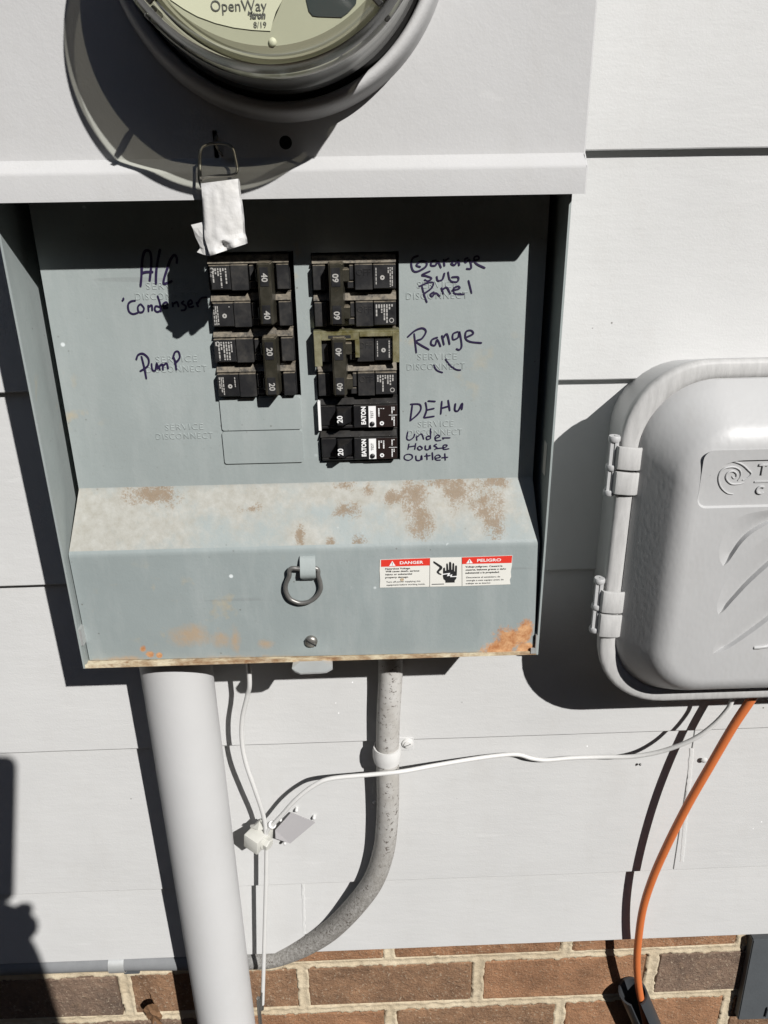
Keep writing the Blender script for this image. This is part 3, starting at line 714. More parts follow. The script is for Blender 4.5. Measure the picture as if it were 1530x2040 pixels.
for i in range(len(vs)-1):
    for k in range(3): bm.faces.new((vs[i][k], vs[i][k+1], vs[i+1][k+1], vs[i+1][k]))
bw = bmesh.ops.extrude_face_region(bm, geom=bm.faces[:])
for v in [g for g in bw['geom'] if isinstance(g, bmesh.types.BMVert)]: v.co.y += 0.0012
autosmooth(bm_obj('ring_bracket', bm, MT['panel'], lower), 50)
sc = onlow(620, 1277)
bm = bmesh.new(); lathe(bm, [(0.0001, sc.y+0.0032), (0.0028, sc.y+0.0030), (0.0043, sc.y+0.0022), (0.0048, sc.y+0.0012), (0.0049, sc.y-0.0005)], sc.x, sc.z, 28)
screw = bm_obj('cover_screw', bm, MT['steel'], lower, True)
bm = bmesh.new(); add_box(bm, sc.x-0.0046, sc.x+0.0046, sc.y+0.0018, sc.y+0.00335, sc.z-0.0005, sc.z+0.0005)
bmesh.ops.rotate(bm, verts=bm.verts, cent=V(sc.x, sc.y, sc.z), matrix=Matrix.Rotation(math.radians(38), 3, 'Y'))
bm_obj('screw_slot', bm, MT['dark'], screw)
# padlock tab under the cover
tq = [P(585, 1312, 0.0915), P(664, 1310, 0.0915)]
tx0, tx1 = tq[0].x, tq[1].x
bm = fill_plate([V(x, p, ZBOT+0.0010) for x, p in ((tx0+0.001, 0.080), (tx1-0.001, 0.080), (tx1, 0.1085), (tx1-0.0045, 0.1115), (tx1-0.0095, 0.1120), (tx0+0.0065, 0.1122), (tx0+0.0025, 0.1100), (tx0, 0.1075))],
                [[V(x, p, ZBOT+0.0010) for x, p in ((tx0+0.006, 0.0992), (tx1-0.008, 0.0992), (tx1-0.008, 0.1008), (tx0+0.006, 0.1008))]])
bw = bmesh.ops.extrude_face_region(bm, geom=bm.faces[:])
for v in [g for g in bw['geom'] if isinstance(g, bmesh.types.BMVert)]: v.co.z -= 0.0013
for v in bm.verts:
    if v.co.y < -0.1015: v.co.z -= (-v.co.y-0.1015)*0.25
bm_obj('padlock_tab', bm, MT['galv'], pan)

# ---- danger sticker on the lower cover (flat print)
st = new_obj('danger_sticker', bpy.data.meshes.new('danger_sticker'), MT['sticker'], lower)
KO = lambda a, b: (740+a*0.19608, 1090+b*0.19608)
def kq(a, b, lift): q = onlow(*KO(a, b), lift=lift); return V(q.x, q.y, q.z)
def kpoly(name, pts, mat, lift, parent=st):
    return bm_obj(name, fill_plate([kq(a, b, lift) for a, b in pts], []), mat, parent)
bm = bmesh.new(); a_, b_ = [kq(*q, 0.00015) for q in ((78, 410), (88, 130))], 0
edge = [(85,128),(600,108),(918,102),(1432,84),(1428,180),(1415,250),(1420,300),(1405,330),(1412,378),(920,396),(600,402),(84,412),(88,330),(82,240)]
ff = bm.faces.new([bm.verts.new(kq(a, b, 0.00020)) for a, b in edge])
bw = bmesh.ops.extrude_face_region(bm, geom=[ff])
for v in [g for g in bw['geom'] if isinstance(g, bmesh.types.BMVert)]: v.co.y += 0.00016
bmesh.ops.triangulate(bm, faces=[f for f in bm.faces if len(f.verts) > 4])
bmesh.ops.recalc_face_normals(bm, faces=bm.faces)
bm.to_mesh(st.data); bm.free()
kpoly('red_heading', [(97,130),(594,111),(592,186),(97,200)], MT['red_ink'], 0.00032)
kpoly('red_heading', [(922,104),(1430,86),(1424,160),(922,172)], MT['red_ink'], 0.00032)
for a, b in (((594,111),(592,402)), ((919,104),(921,396))): kpoly('rule', [(a[0]-2,a[1]),(a[0]+2,a[1]),(b[0]+2,b[1]),(b[0]-2,b[1])], MT['black_ink'], 0.0003)
for tri, ex in (([(180,192),(212,140),(245,190)], (212,170)), ([(963,166),(997,118),(1030,164)], (997,146))):
    kpoly('warning_triangle', tri, MT['white_ink'], 0.00046)
    kpoly('exclamation_mark', [(ex[0]-3,ex[1]-14),(ex[0]+3,ex[1]-14),(ex[0]+2,ex[1]+7),(ex[0]-2,ex[1]+7)], MT['black_ink'], 0.0006)
    kpoly('exclamation_mark', [(ex[0]-3,ex[1]+11),(ex[0]+3,ex[1]+11),(ex[0]+3,ex[1]+16),(ex[0]-3,ex[1]+16)], MT['black_ink'], 0.0006)
KM = 0.19608*0.000333
def ktext(txt, x0, y, wpx, size, mat, bold):
    q = onlow(*KO(x0+wpx/2, y), lift=0.00046)
    text_obj('print', txt, size, q.x, q.y, q.z, mat, st, width=wpx*KM, extrude=0.00002, bold=bold)
ktext('DANGER', 273, 158, 263, 0.0032, MT['white_ink'], 0.00007); ktext('PELIGRO', 1060, 134, 270, 0.0032, MT['white_ink'], 0.00007)
for s, x, y, w_ in (('Hazardous Voltage.', 127, 218, 284), ('Will cause death, serious', 127, 244, 380), ('injury or substantial', 128, 275, 300), ('property damage.', 128, 306, 262)): ktext(s, x, y, w_, 0.0020, MT['black_ink'], 0.00002)
for s, x, y, w_ in (('Turn off power supplying this', 132, 350, 388), ('equipment before working inside.', 132, 380, 440)): ktext(s, x, y, w_, 0.0019, MT['grey_ink'], 0)
for s, x, y, w_ in (('Voltaje peligroso. Causará la', 936, 196, 418), ('muerte, lesiones graves o daño', 936, 226, 456), ('substancial a la propiedad.', 936, 258, 386)): ktext(s, x, y, w_, 0.0020, MT['black_ink'], 0.00002)
for s, x, y, w_ in (('Desconecte el suministro de', 944, 304, 384), ('energía a este equipo antes de', 944, 334, 422), ('trabajar en su interior.', 944, 366, 288)): ktext(s, x, y, w_, 0.0019, MT['grey_ink'], 0)
kpoly('small_print', [(612,374),(738,370),(738,379),(612,383)], MT['grey_ink'], 0.0003)
kpoly('hand_pictogram', [(728,215),(742,205),(748,215),(750,240),(760,238),(760,172),(766,164),(774,166),(778,178),(782,230),(788,228),(788,158),(796,148),(806,150),(812,162),(814,230),(820,230),(823,170),(830,160),(838,162),(842,176),(842,245),(848,245),(850,192),(858,184),(868,188),(870,200),(868,280),(862,320),(846,340),(846,360),(752,362),(750,340),(732,325),(726,300)], MT['black_ink'], 0.0003)
kpoly('cable_pictogram', [(630,142),(640,145),(712,190),(722,205),(716,225),(685,250),(690,262),(712,272),(708,284),(685,278),(664,262),(662,248),(690,212),(690,205),(628,160)], MT['black_ink'], 0.0003)
kpoly('lightning_pictogram', [(716,272),(800,262),(790,285),(822,276),(815,296),(870,292),(868,302),(798,304),(806,288),(768,296),(776,274),(718,282)], MT['white_ink'], 0.00046)
kpoly('rust_spot', [(292,325),(308,314),(328,318),(330,335),(312,348),(298,340)], MT['rusty'], 0.0006)
# sticker scrap on the shaded right cheek
sb = [P(1079, 890, 0.086), P(1072, 945, 0.086)]
box_obj('maker_label', (X1-T-0.0004, X1-T-0.0001, 0.081, 0.089, -0.190, -0.166), MT['sticker'], pan)

# ================================================================== breakers
def dashes(bm, x0, x1, z0, z1, p, rows, vertical, rnd, wt=0.55):
    """illegible fine print: rows of short white dashes"""
    for i in range(rows):
        t0 = i/rows; t1 = (i+wt)/rows; s = 0.0
        while s < 0.97:
            L = rnd.uniform(0.06, 0.22); e = min(1, s+L)
            if vertical: a, b, c, d_ = x0+(x1-x0)*t0, x0+(x1-x0)*t1, z1-(z1-z0)*s, z1-(z1-z0)*e
            else: a, b, c, d_ = x0+(x1-x0)*s, x0+(x1-x0)*e, z1-(z1-z0)*t0, z1-(z1-z0)*t1
            vs = [bm.verts.new(V(*q)) for q in ((a, p, d_), (b, p, d_), (b, p, c), (a, p, c))]; bm.faces.new(vs)
            s = e+rnd.uniform(0.02, 0.06)
            if rnd.random() < 0.12: break
def ring_mark(bm, cx, cz, p, r0, r1, n=16):
    a = [bm.verts.new(V(cx+r0*math.cos(2*math.pi*k/n), p, cz+r0*math.sin(2*math.pi*k/n))) for k in range(n)]
    b = [bm.verts.new(V(cx+r1*math.cos(2*math.pi*k/n), p, cz+r1*math.sin(2*math.pi*k/n))) for k in range(n)]
    for k in range(n): bm.faces.new((a[k], a[(k+1) % n], b[(k+1) % n], b[k]))
BPIT = 0.02352
def two_pole(xa, xb, ztop, num, label, left, seed, clip=False, group=None):
    rnd = random.Random(seed); zb = ztop-2*BPIT
    th = empty('circuit_breaker', V((xa+xb)/2, 0.02, zb), label, 'breaker', group)
    Wd = xb-xa
    U = (lambda u: xa+Wd*u) if left else (lambda u: xb-Wd*u)
    def bx(bm, u0, u1, p0, p1, z0, z1, bev=0.0004, mi=0):
        a, b = sorted((U(u0), U(u1))); add_box(bm, a, b, p0, p1, z0, z1, bev, 1, mi)
    f = 0.0795
    for k in range(2):
        z1 = ztop-k*BPIT-0.0003; z0 = z1-BPIT+0.0008
        bm = bmesh.new()
        bx(bm, 0, 1, 0.046, 0.0715, z0, z1)
        # sloped dusty shoulder along the top
        a, b = sorted((U(0.0), U(1.0)))
        prism(bm, [V(a, 0.0716, z1-0.0002), V(a, 0.0735, z1-0.0006), V(a, f-0.0028, z1-0.0052), V(a, 0.0716, z1-0.0054)], Vector((b-a, 0, 0)))
        bx(bm, 0.005, 0.275, 0.0716, f, z0+0.0012, z1-0.0060)
        bx(bm, 0.283, 0.495, 0.0716, f+0.0007, z0+0.0008, z1-0.0058)
        bx(bm, 0.505, 0.585, 0.0716, f-0.0014, z0+0.0018, z0+0.0062)
        bx(bm, 0.512, 0.560, 0.0716, f-0.0006, z0+0.0070, z1-0.0064)
        bx(bm, 0.845, 0.995, 0.0716, f-0.0006, z0+0.0010, z1-0.0060)
        hs = autosmooth(bm_obj('pole_housing', bm, MT['bk'], th), 30)
        bm = bmesh.new(); bx(bm, 0.012, 0.268, f+0.0001, f+0.0004, z0+0.0018, z1-0.0066, 0)
        lb = bm_obj('fine_print_label', bm, MT['bk_label'], hs)
        bm = bmesh.new(); pz = f+0.00055
        a, b = sorted((U(0.03), U(0.25)))
        if (k == 0) == left:
            dashes(bm, a, b, z0+0.0028, z1-0.0078, pz, 7, True, rnd); ring_mark(bm, U(0.06), z1-0.0090 if left else z0+0.0045, pz+0.00006, 0.0011, 0.0016)
        else:
            aa, bb = sorted((U(0.03), U(0.10))); dashes(bm, aa, bb, z0+0.0025, z1-0.0080, pz, 3, True, rnd)
            aa, bb = sorted((U(0.225), U(0.245))); dashes(bm, aa, bb, z0+0.0040, z1-0.0082, pz, 1, True, rnd)
            ring_mark(bm, U(0.165), (z0+z1)/2-0.003, pz, 0.0005, 0.0015)
        bm_obj('fine_print', bm, MT['dim_ink'], lb)
        if not left:
            q = (z0+z1)/2-0.0025+0.003
            text_obj('embossed_off', 'OFF', 0.0058, U(0.39), f+0.0008, q, MT['bk'], hs, extrude=0.0002, width=Wd*0.17)
    # tied handle across both poles
    u0, u1 = (0.615, 0.815); a, b = sorted((U(u0), U(u1)))
    bm = bmesh.new(); pz = 0.0890
    zt, zl = ztop-0.0048, zb+0.0038
    lo = [V(a, 0.0717, zt+0.0008), V(b, 0.0717, zt+0.0008), V(b, 0.0717, zl-0.0008), V(a, 0.0717, zl-0.0008)]
    hi = [V(a+0.0011, pz, zt), V(b-0.0011, pz, zt), V(b-0.0011, pz, zl), V(a+0.0011, pz, zl)]
    A = [bm.verts.new(q) for q in lo]; B = [bm.verts.new(q) for q in hi]
    bm.faces.new(A); bm.faces.new(B)
    for i in range(4): bm.faces.new((A[i], A[(i+1) % 4], B[(i+1) % 4], B[i]))
    bmesh.ops.recalc_face_normals(bm, faces=bm.faces)
    bmesh.ops.bevel(bm, geom=bm.edges[:], offset=0.0007, segments=2, affect='EDGES')
    # toggles that stand beside the tie bar
    for k in range(2):
        z1 = ztop-k*BPIT; ua, ub = ((0.60, 0.70) if left else (0.56, 0.66)); c, d_ = sorted((U(ua), U(ub)))
        add_box(bm, c, d_, 0.0717, 0.0850, z1-0.0165, z1-0.0085, 0.0006, 1)
    hd = autosmooth(bm_obj('tied_handle', bm, MT['olive'], th), 30)
    if left: hd.data.transform(Matrix.Translation((0, 0, 0)))
    mid = (a+b)/2
    for k, zz in enumerate((zt-0.0082, zl+0.0068)):
        w2 = (b-a)/2-0.0026
        box_obj('number_window', (mid-w2, mid+w2, pz+0.0001, pz+0.0004, zz-0.0058, zz+0.0058), MT['bk_label'], hd)
        text_obj('rating_number', num, 0.0054, mid, pz+0.0006, zz-0.0005, MT['dim_ink'], hd, ang=-math.pi/2 if left else math.pi/2, extrude=0.00002, bold=0.00012)
    if clip:                                                          # olive chromated retaining clip over the upper pole
        bm = bmesh.new(); c = 0.0812
        z1 = ztop-0.0008; z0 = ztop-BPIT-0.001
        bxx = lambda x0, x1, p0, p1, za, zc: add_box(bm, x0, x1, p0, p1, za, zc, 0.0002, 1)
        bxx(xa-0.0012, xb+0.0016, 0.0722, c+0.0012, z1-0.0014, z1)
        bxx(xa-0.0012, xa+0.0038, c, c+0.0012, z0+0.0002, z1-0.0015)
        bxx(xb-0.0028, xb+0.0016, c, c+0.0012, z0+0.002, z1-0.0015)
        bxx(xa+0.0039, xa+0.0290, c, c+0.0013, z1-0.0062, z1-0.0015)
        bxx(xa+0.0262, xa+0.0292, c, c+0.0013, z1-0.0180, z1-0.0063)
        bxx(xa+0.0293, xb-0.0029, c, c+0.0012, z1-0.0042, z1-0.0015)
        cl = bm_obj('retaining_clip', bm, MT['brass'], th)
        bm = bmesh.new(); add_box(bm, xa+0.0085, xa+0.0235, c+0.0012, c+0.0015, z1-0.0050, z1-0.0030); bm_obj('clip_slot', bm, MT['dark'], cl)
    return th
LXA, LXB = LO[0]+0.0006, LO[1]-0.0030
RXA, RXB = RO[0]+0.0007, RO[1]-0.0022
ZT = -0.0373
two_pole(LXA-0.0002, LXB, ZT, '40', 'double black breaker marked 40 beside the A/C condenser handwriting', True, 1)
two_pole(LXA-0.0010, LXB+0.0002, ZT-2*BPIT, '20', 'double black breaker marked 20 beside the handwritten word Pump', True, 2)
ZR = -0.0384
two_pole(RXA, RXB, ZR, '60', 'double black breaker marked 60 beside the Garage Sub Panel handwriting', False, 3)
two_pole(RXA+0.0003, RXB, ZR-2*BPIT, '40', 'double black breaker with olive brass clip beside the word Range', False, 4, clip=True)
def one_pole(xa, xb, ztop, label, seed, strip_):
    rnd = random.Random(seed); Wd = xb-xa; U = lambda u: xa+Wd*u; z1 = ztop-0.0004; z0 = ztop-BPIT+0.0006; f = 0.0800
    th = empty('circuit_breaker', V((xa+xb)/2, 0.02, z0), label, 'breaker', None)
    bm = bmesh.new(); B = lambda u0, u1, p0, p1, za, zb, bev=0.0005: add_box(bm, U(u0), U(u1), p0, p1, za, zb, bev, 1)
    B(0, 1, 0.046, 0.0725, z0, z1)
    prism(bm, [V(xa, 0.0726, z1-0.0003), V(xa, 0.0745, z1-0.0008), V(xa, f-0.0018, z1-0.0046), V(xa, 0.0726, z1-0.0048)], Vector((Wd*0.985, 0, 0)))
    B(0.01, 0.20, 0.0726, f-0.0012, z0+0.0030, z1-0.0052); B(0.01, 0.49, 0.0726, f-0.002, z0+0.0006, z0+0.0028)
    B(0.43, 0.99, 0.0726, f, z0+0.0014, z1-0.0050); B(0.205, 0.425, 0.0726, f-0.004, z0+0.003, z1-0.0055)
    hs = autosmooth(bm_obj('pole_housing', bm, MT['bk_new'], th), 30)
    bm = bmesh.new(); hx0, hx1 = U(0.225), U(0.405)
    lo = [V(hx0-0.0005, f-0.0038, z1-0.0068), V(hx1, f-0.0038, z1-0.0068), V(hx1, f-0.0038, z0+0.0046), V(hx0-0.0005, f-0.0038, z0+0.0046)]
    hi = [V(hx0, f+0.0085, z1-0.0080), V(hx0+0.0040, f+0.0085, z1-0.0080), V(hx0+0.0040, f+0.0085, z0+0.0056), V(hx0, f+0.0085, z0+0.0056)]
    A = [bm.verts.new(q) for q in lo]; C = [bm.verts.new(q) for q in hi]; bm.faces.new(A); bm.faces.new(C)
    for i in range(4): bm.faces.new((A[i], A[(i+1) % 4], C[(i+1) % 4], C[i]))
    bmesh.ops.recalc_face_normals(bm, faces=bm.faces); bmesh.ops.bevel(bm, geom=bm.edges[:], offset=0.0005, segments=2, affect='EDGES')
    hd = autosmooth(bm_obj('handle', bm, MT['bk_new'], th), 30); zm = (z0+z1)/2-0.001
    text_obj('rating_number', '20', 0.0052, hx0+0.0020, f+0.0088, zm, MT['white_ink'], hd, ang=math.pi/2, extrude=0.00002, bold=0.00012)
    bm = bmesh.new(); add_box(bm, U(0.62), U(0.985), f+0.0001, f+0.0004, z0+0.0018, z1-0.0054); lb = bm_obj('brown_label', bm, MT['brown_label'], hs)
    bm = bmesh.new(); add_box(bm, U(0.622), U(0.715), f+0.0004, f+0.0007, z0+0.0020, z1-0.0056); ws = bm_obj('white_strip', bm, MT['white_ink'], hs)
    text_obj('print', 'TEST', 0.0026, U(0.668), f+0.0009, zm+0.0008, MT['black_ink'], ws, ang=math.pi/2, extrude=0.00002)
    text_obj('brand_lettering', 'EATON', 0.0043, U(0.56), f+0.0003, zm, MT['white_ink'], hs, ang=math.pi/2, extrude=0.00002, bold=0.0002, width=0.0128)
    bm = bmesh.new(); lathe(bm, [(0.0001, f+0.0016), (0.0014, f+0.0015), (0.0018, f+0.0010), (0.0018, f)], U(0.665), z0+0.0042, 20); bm_obj('test_button', bm, MT['bk_new'], hs, True)
    bm = bmesh.new(); pz = f+0.00055
    dashes(bm, U(0.745), U(0.835), zm-0.0008, z1-0.0072, pz, 3, True, rnd); ring_mark(bm, U(0.79), z0+0.0045, pz, 0.0006, 0.0015)
    dashes(bm, U(0.915), U(0.965), zm+0.0012, z1-0.0064, pz, 2, True, rnd); dashes(bm, U(0.915), U(0.965), z0+0.0026, zm-0.0012, pz, 2, True, rnd)
    vs = [bm.verts.new(V(*q)) for q in ((U(0.88), pz, zm-0.0002), (U(0.985), pz, zm-0.0002), (U(0.985), pz, zm+0.0001), (U(0.88), pz, zm+0.0001))]; bm.faces.new(vs)
    bm_obj('fine_print', bm, MT['white_ink'], lb)
    if strip_: box_obj('white_edge_strip', (xa-0.0012, xa+0.0006, 0.0730, f-0.0008, z0-0.0002, z1-0.0020), MT['white_ink'], th)
    return th
one_pole(RXA+0.0006, RXB+0.0006, ZR-4*BPIT, 'single black breaker with white edge strip beside the handwritten DEHU', 11, True)
one_pole(RXA+0.0002, RXB+0.0004, ZR-5*BPIT, 'single black breaker beside the handwritten words under House outlet', 12, False)

# ================================================================== electric meter
met = empty('electric_meter', V(MCX, 0.112, MCZ-0.084), 'round glass electric meter with pale face label above the panel hood', 'electric meter')
bm = bmesh.new()
lathe(bm, [(0.0810, 0.105), (0.0810, 0.1222), (0.0804, 0.1252), (0.0790, 0.1280), (0.0780, 0.1340)], MCX, MCZ, 128)
bm_obj('base_ring', bm, MT['black'], met, True)
bm = bmesh.new()
gp = [(0.0792, 0.1290), (0.0795, 0.1330), (0.0778, 0.1350), (0.0775, 0.1500), (0.0768, 0.1680), (0.0775, 0.1695), (0.0772, 0.1745), (0.0764, 0.1762), (0.0757, 0.1792), (0.0725, 0.1865), (0.0700, 0.1882), (0.0688, 0.1874), (0.0670, 0.1878), (0.0655, 0.1890), (0.0640, 0.1892), (0.0001, 0.1896)]
lathe(bm, gp, MCX, MCZ, 160, mis=[2, 2, 1, 1, 1, 1, 0, 0, 2, 3, 3, 3, 3, 0, 0])  # clear band between the darker walls, put in to cast a bright arc
gl = bm_obj('glass_cover', bm, [MT['glass'], MT['glass_edge'], MT['glass_dark'], MT['glass_mid']], met, True)
for ang in (math.radians(222), math.radians(316)):
    bm = bmesh.new()
    for R, p0, p1 in ((0.0700, 0.1885, 0.1900), (0.0755, 0.165, 0.1775)):
        add_box(bm, MCX-0.0015, MCX+0.0015, p0, p1, MCZ-R-0.002, MCZ-R+0.0045, 0.0005, 1)
    bmesh.ops.rotate(bm, verts=bm.verts, cent=V(MCX, 0, MCZ), matrix=Matrix.Rotation(-(ang-1.5*math.pi), 3, 'Y'))
    bm_obj('cover_rib', bm, MT['glass_edge'], gl)
bm = bmesh.new()
lathe(bm, [(0.0700, 0.1150), (0.0698, 0.1560), (0.0690, 0.1600), (0.0672, 0.1625), (0.0660, 0.1612), (0.0650, 0.1618), (0.0001, 0.1620)], MCX, MCZ, 128)
rb = bmesh.new(); lathe(rb, [(0.0703, 0.1480), (0.0703, 0.1640), (0.0712, 0.1652), (0.0722, 0.1640), (0.0732, 0.1652), (0.0745, 0.1640), (0.0755, 0.1560)], MCX, MCZ, 128); bm_obj('inner_ring', rb, MT['inner_ring'], met, True)
face = autosmooth(bm_obj('meter_face', bm, MT['face'], met), 25)
FP = 0.1622; C1 = lambda a, b: (100+a*0.5229, b*0.5229)
def fq(a, b, lift=0.0): q = P(*C1(a, b), FP+lift); return V(q.x, FP+lift, q.z)
def fpoly(name, pts, mat, lift=0.00012):
    bm = bmesh.new(); f = bm.faces.new([bm.verts.new(fq(a, b, lift)) for a, b in pts]); bmesh.ops.triangulate(bm, faces=[f]); return bm_obj(name, bm, mat, face)
lab = fpoly('face_label', [(420,-60),(460,0),(510,34),(560,62),(630,88),(700,105),(770,114),(840,118),(846,90),(860,45),(885,0),(920,-60),(960,-130),(560,-150)], MT['face_label'])
fpoly('display_window', [(970,-70),(975,0),(985,42),(1000,60),(1020,63),(1110,66),(1135,48),(1165,15),(1175,-70)], MT['lcd'])
q = P(*C1(718, 28), FP); text_obj('brand_lettering', 'OpenWay', 0.0066, q.x, FP+0.0005, q.z+0.0004, MT['grey_ink'], face, width=165*0.5229*0.000312, extrude=0.00002)
q = P(*C1(790, 54), FP); text_obj('brand_lettering', 'Itron', 0.0040, q.x, FP+0.0005, q.z-0.0006, MT['grey_ink'], face, width=46*0.5229*0.000312, extrude=0.00002, bold=0.0002, shear=0.25)
q = P(*C1(761, 50), FP); text_obj('brand_lettering', 'by', 0.0022, q.x, FP+0.0005, q.z, MT['grey_ink'], face, extrude=0.00002, bold=0.0001, shear=0.25)
q = P(*C1(800, 96), FP); text_obj('date_print', '8/19', 0.0036, q.x, FP+0.0005, q.z, MT['grey_ink'], face, width=38*0.5229*0.000312, extrude=0.00002)
bm = bmesh.new(); q = P(*C1(847, 160), FP); lathe(bm, [(0.0001, FP+0.0012), (0.0013, FP+0.0010), (0.0019, FP+0.0004), (0.0020, FP)], q.x, q.z, 20); bm_obj('face_rivet', bm, MT['face_label'], face, True)

# ================================================================== padlock wrapped in tape
pl = empty('taped_padlock', W(440, 500, 0.132), 'wire padlock wrapped in crumpled white tape hanging from the hood hasp', 'padlock')
K2 = lambda a, b: (360+a*0.19608, 240+b*0.19608)
sh = [W(*K2(a, b), p) for a, b, p in ((215,620,0.130),(200,560,0.130),(196,420,0.129),(198,330,0.1285),(225,270,0.1275),(290,240,0.1262),(345,232,0.1255),(420,230,0.126),(490,248,0.1272),(535,300,0.128),(555,380,0.1288),(575,490,0.130),(560,540,0.1305),(500,560,0.131),(380,565,0.1315),(260,580,0.1315),(215,600,0.1310))]
tube_obj('shackle', sh, 0.00085, MT['shackle'], pl, sides=10)
tube_obj('shackle', [W(*K2(a, b), p) for a, b, p in ((190,300,0.1265),(183,420,0.127),(185,600,0.1275),(210,680,0.129))], 0.0006, MT['darksteel'], pl, sides=8)
bm = bmesh.new(); NU, NV = 14, 20; G = []
lft = [(205,640),(214,720),(222,880),(232,1040),(244,1200),(272,1290),(300,1375)]
rgt = [(580,592),(590,720),(612,860),(628,1000),(636,1150),(655,1205),(660,1255)]
def lerp_list(L, t):
    s = t*(len(L)-1); i = min(int(s), len(L)-2); f = s-i; return (L[i][0]*(1-f)+L[i+1][0]*f, L[i][1]*(1-f)+L[i+1][1]*f)
for j in range(NV+1):
    t = j/NV; a, b = lerp_list(lft, t), lerp_list(rgt, t); row = []
    for i in range(NU+1):
        u = i/NU; x = a[0]+(b[0]-a[0])*u; y = a[1]+(b[1]-a[1])*u
        cr = max(0, t-0.55)/0.45
        p = 0.1345+0.004*t+0.0016*math.sin(math.pi*min(1, u*1.02))**0.5+cr*0.0050*noise.noise(Vector((u*3.6, t*7, 2)))+0.0011*abs(noise.noise(Vector((u*6+t*4, t*2.5-u*3, 8))))+0.0006*noise.noise(Vector((u*7, t*9, 5)))
        p -= cr*0.0022*max(0, 1-abs(u-0.45-0.5*(t-0.85))/0.07)
        row.append(bm.verts.new(W(*K2(x, y), p)))
    G.append(row)
for j in range(NV):
    for i in range(NU): bm.faces.new((G[j][i], G[j][i+1], G[j+1][i+1], G[j+1][i]))
bw = bmesh.ops.extrude_face_region(bm, geom=bm.faces[:])
for v in [g for g in bw['geom'] if isinstance(g, bmesh.types.BMVert)]: v.co.y += 0.0075
autosmooth(bm_obj('taped_body', bm, MT['tape'], pl), 60)
bm = bmesh.new(); fl_ = [(105,1060),(150,1050),(228,1030)], [(122,1095),(170,1090),(236,1080)], [(148,1180),(190,1180),(246,1190)], [(190,1265),(230,1270),(268,1285)], [(196,1300),(235,1310),(290,1340)], [(165,1338),(230,1362),(298,1380)]
R = [[bm.verts.new(W(*K2(a, b), 0.1335+0.0022*noise.noise(Vector((a*0.02, b*0.011, 4)))+0.0010*k)) for k, (a, b) in enumerate(r)] for r in fl_]
for j in range(5):
    for k in range(2): bm.faces.new((R[j][k], R[j][k+1], R[j+1][k+1], R[j+1][k]))
bw = bmesh.ops.extrude_face_region(bm, geom=bm.faces[:])
for v in [g for g in bw['geom'] if isinstance(g, bmesh.types.BMVert)]: v.co.y += 0.0012
bm_obj('tape_flap', bm, MT['tape'], pl)
# ================================================================== conduits
cc = P(354, 1345, 0.041)
cond = empty('large_conduit', V(cc.x, 0.041, -1.5), 'thick pale grey painted conduit dropping from the panel bottom', 'conduit')
bm = bmesh.new(); RC = 0.0298
vlathe(bm, [(RC*0.86, -0.344), (RC*0.9, -0.3425), (RC-0.0006, -0.3425), (RC, -0.3435), (RC, -0.36), (RC, -1.5)], cc.x, 0.041, 64)
autosmooth(bm_obj('pipe', bm, MT['pvc'], cond), 40)
bm = bmesh.new(); vlathe(bm, [(0.024, -0.3328), (0.0245, -0.3355), (0.0245, -0.3440)], cc.x, 0.041, 48); bm_obj('hub', bm, MT['hood'], cond, True)
bm = bmesh.new()
k0, k1 = P(272, 1333, 0.068), P(338, 1331, 0.068)
loop = [(k0.x, 0.060), (k0.x, 0.071), (k0.x+0.004, 0.0745), (k1.x-0.006, 0.0750), (k1.x, 0.071), (k1.x, 0.060)]
prism(bm, [V(x, p+0.010, -0.3342) for x, p in loop], Vector((0, 0, -0.0014))); bm_obj('knockout_tab', bm, MT['galv'], cond)

PF = 0.0178
path = [V(0.0175, PF, -0.329), W(778, 1330, PF), W(774, 1420, PF), W(772, 1500, PF), W(773, 1580, PF), W(771, 1640, PF), W(764, 1696, PF), W(745, 1752, PF), W(711, 1800, 0.0160), W(664, 1848, 0.0115), W(616, 1879, 0.0070), W(572, 1898, 0.0035), W(533, 1908, 0.001)]
q = path[-1]
path += [V(q.x-0.03, -0.0008, -0.7855), V(q.x-0.09, -0.0010, -0.7835), V(-0.30, -0.0010, -0.7800), V(-0.45, -0.0010, -0.7800), V(-0.9, -0.001, -0.782), V(-1.45, -0.001, -0.784)]
fx = empty('bent_conduit', V(0.0175, PF, -0.786), 'thin weathered grey conduit bending left along the bottom of the siding', 'conduit')
tube_obj('pipe', path, 0.0109, MT['flex'], fx, sides=24, n=10)
bm = bmesh.new(); vlathe(bm, [(0.0126, -0.3327), (0.0126, -0.3375), (0.0112, -0.3380)], 0.0176, PF, 32); bm_obj('pipe_fitting', bm, MT['flex'], fx, True)

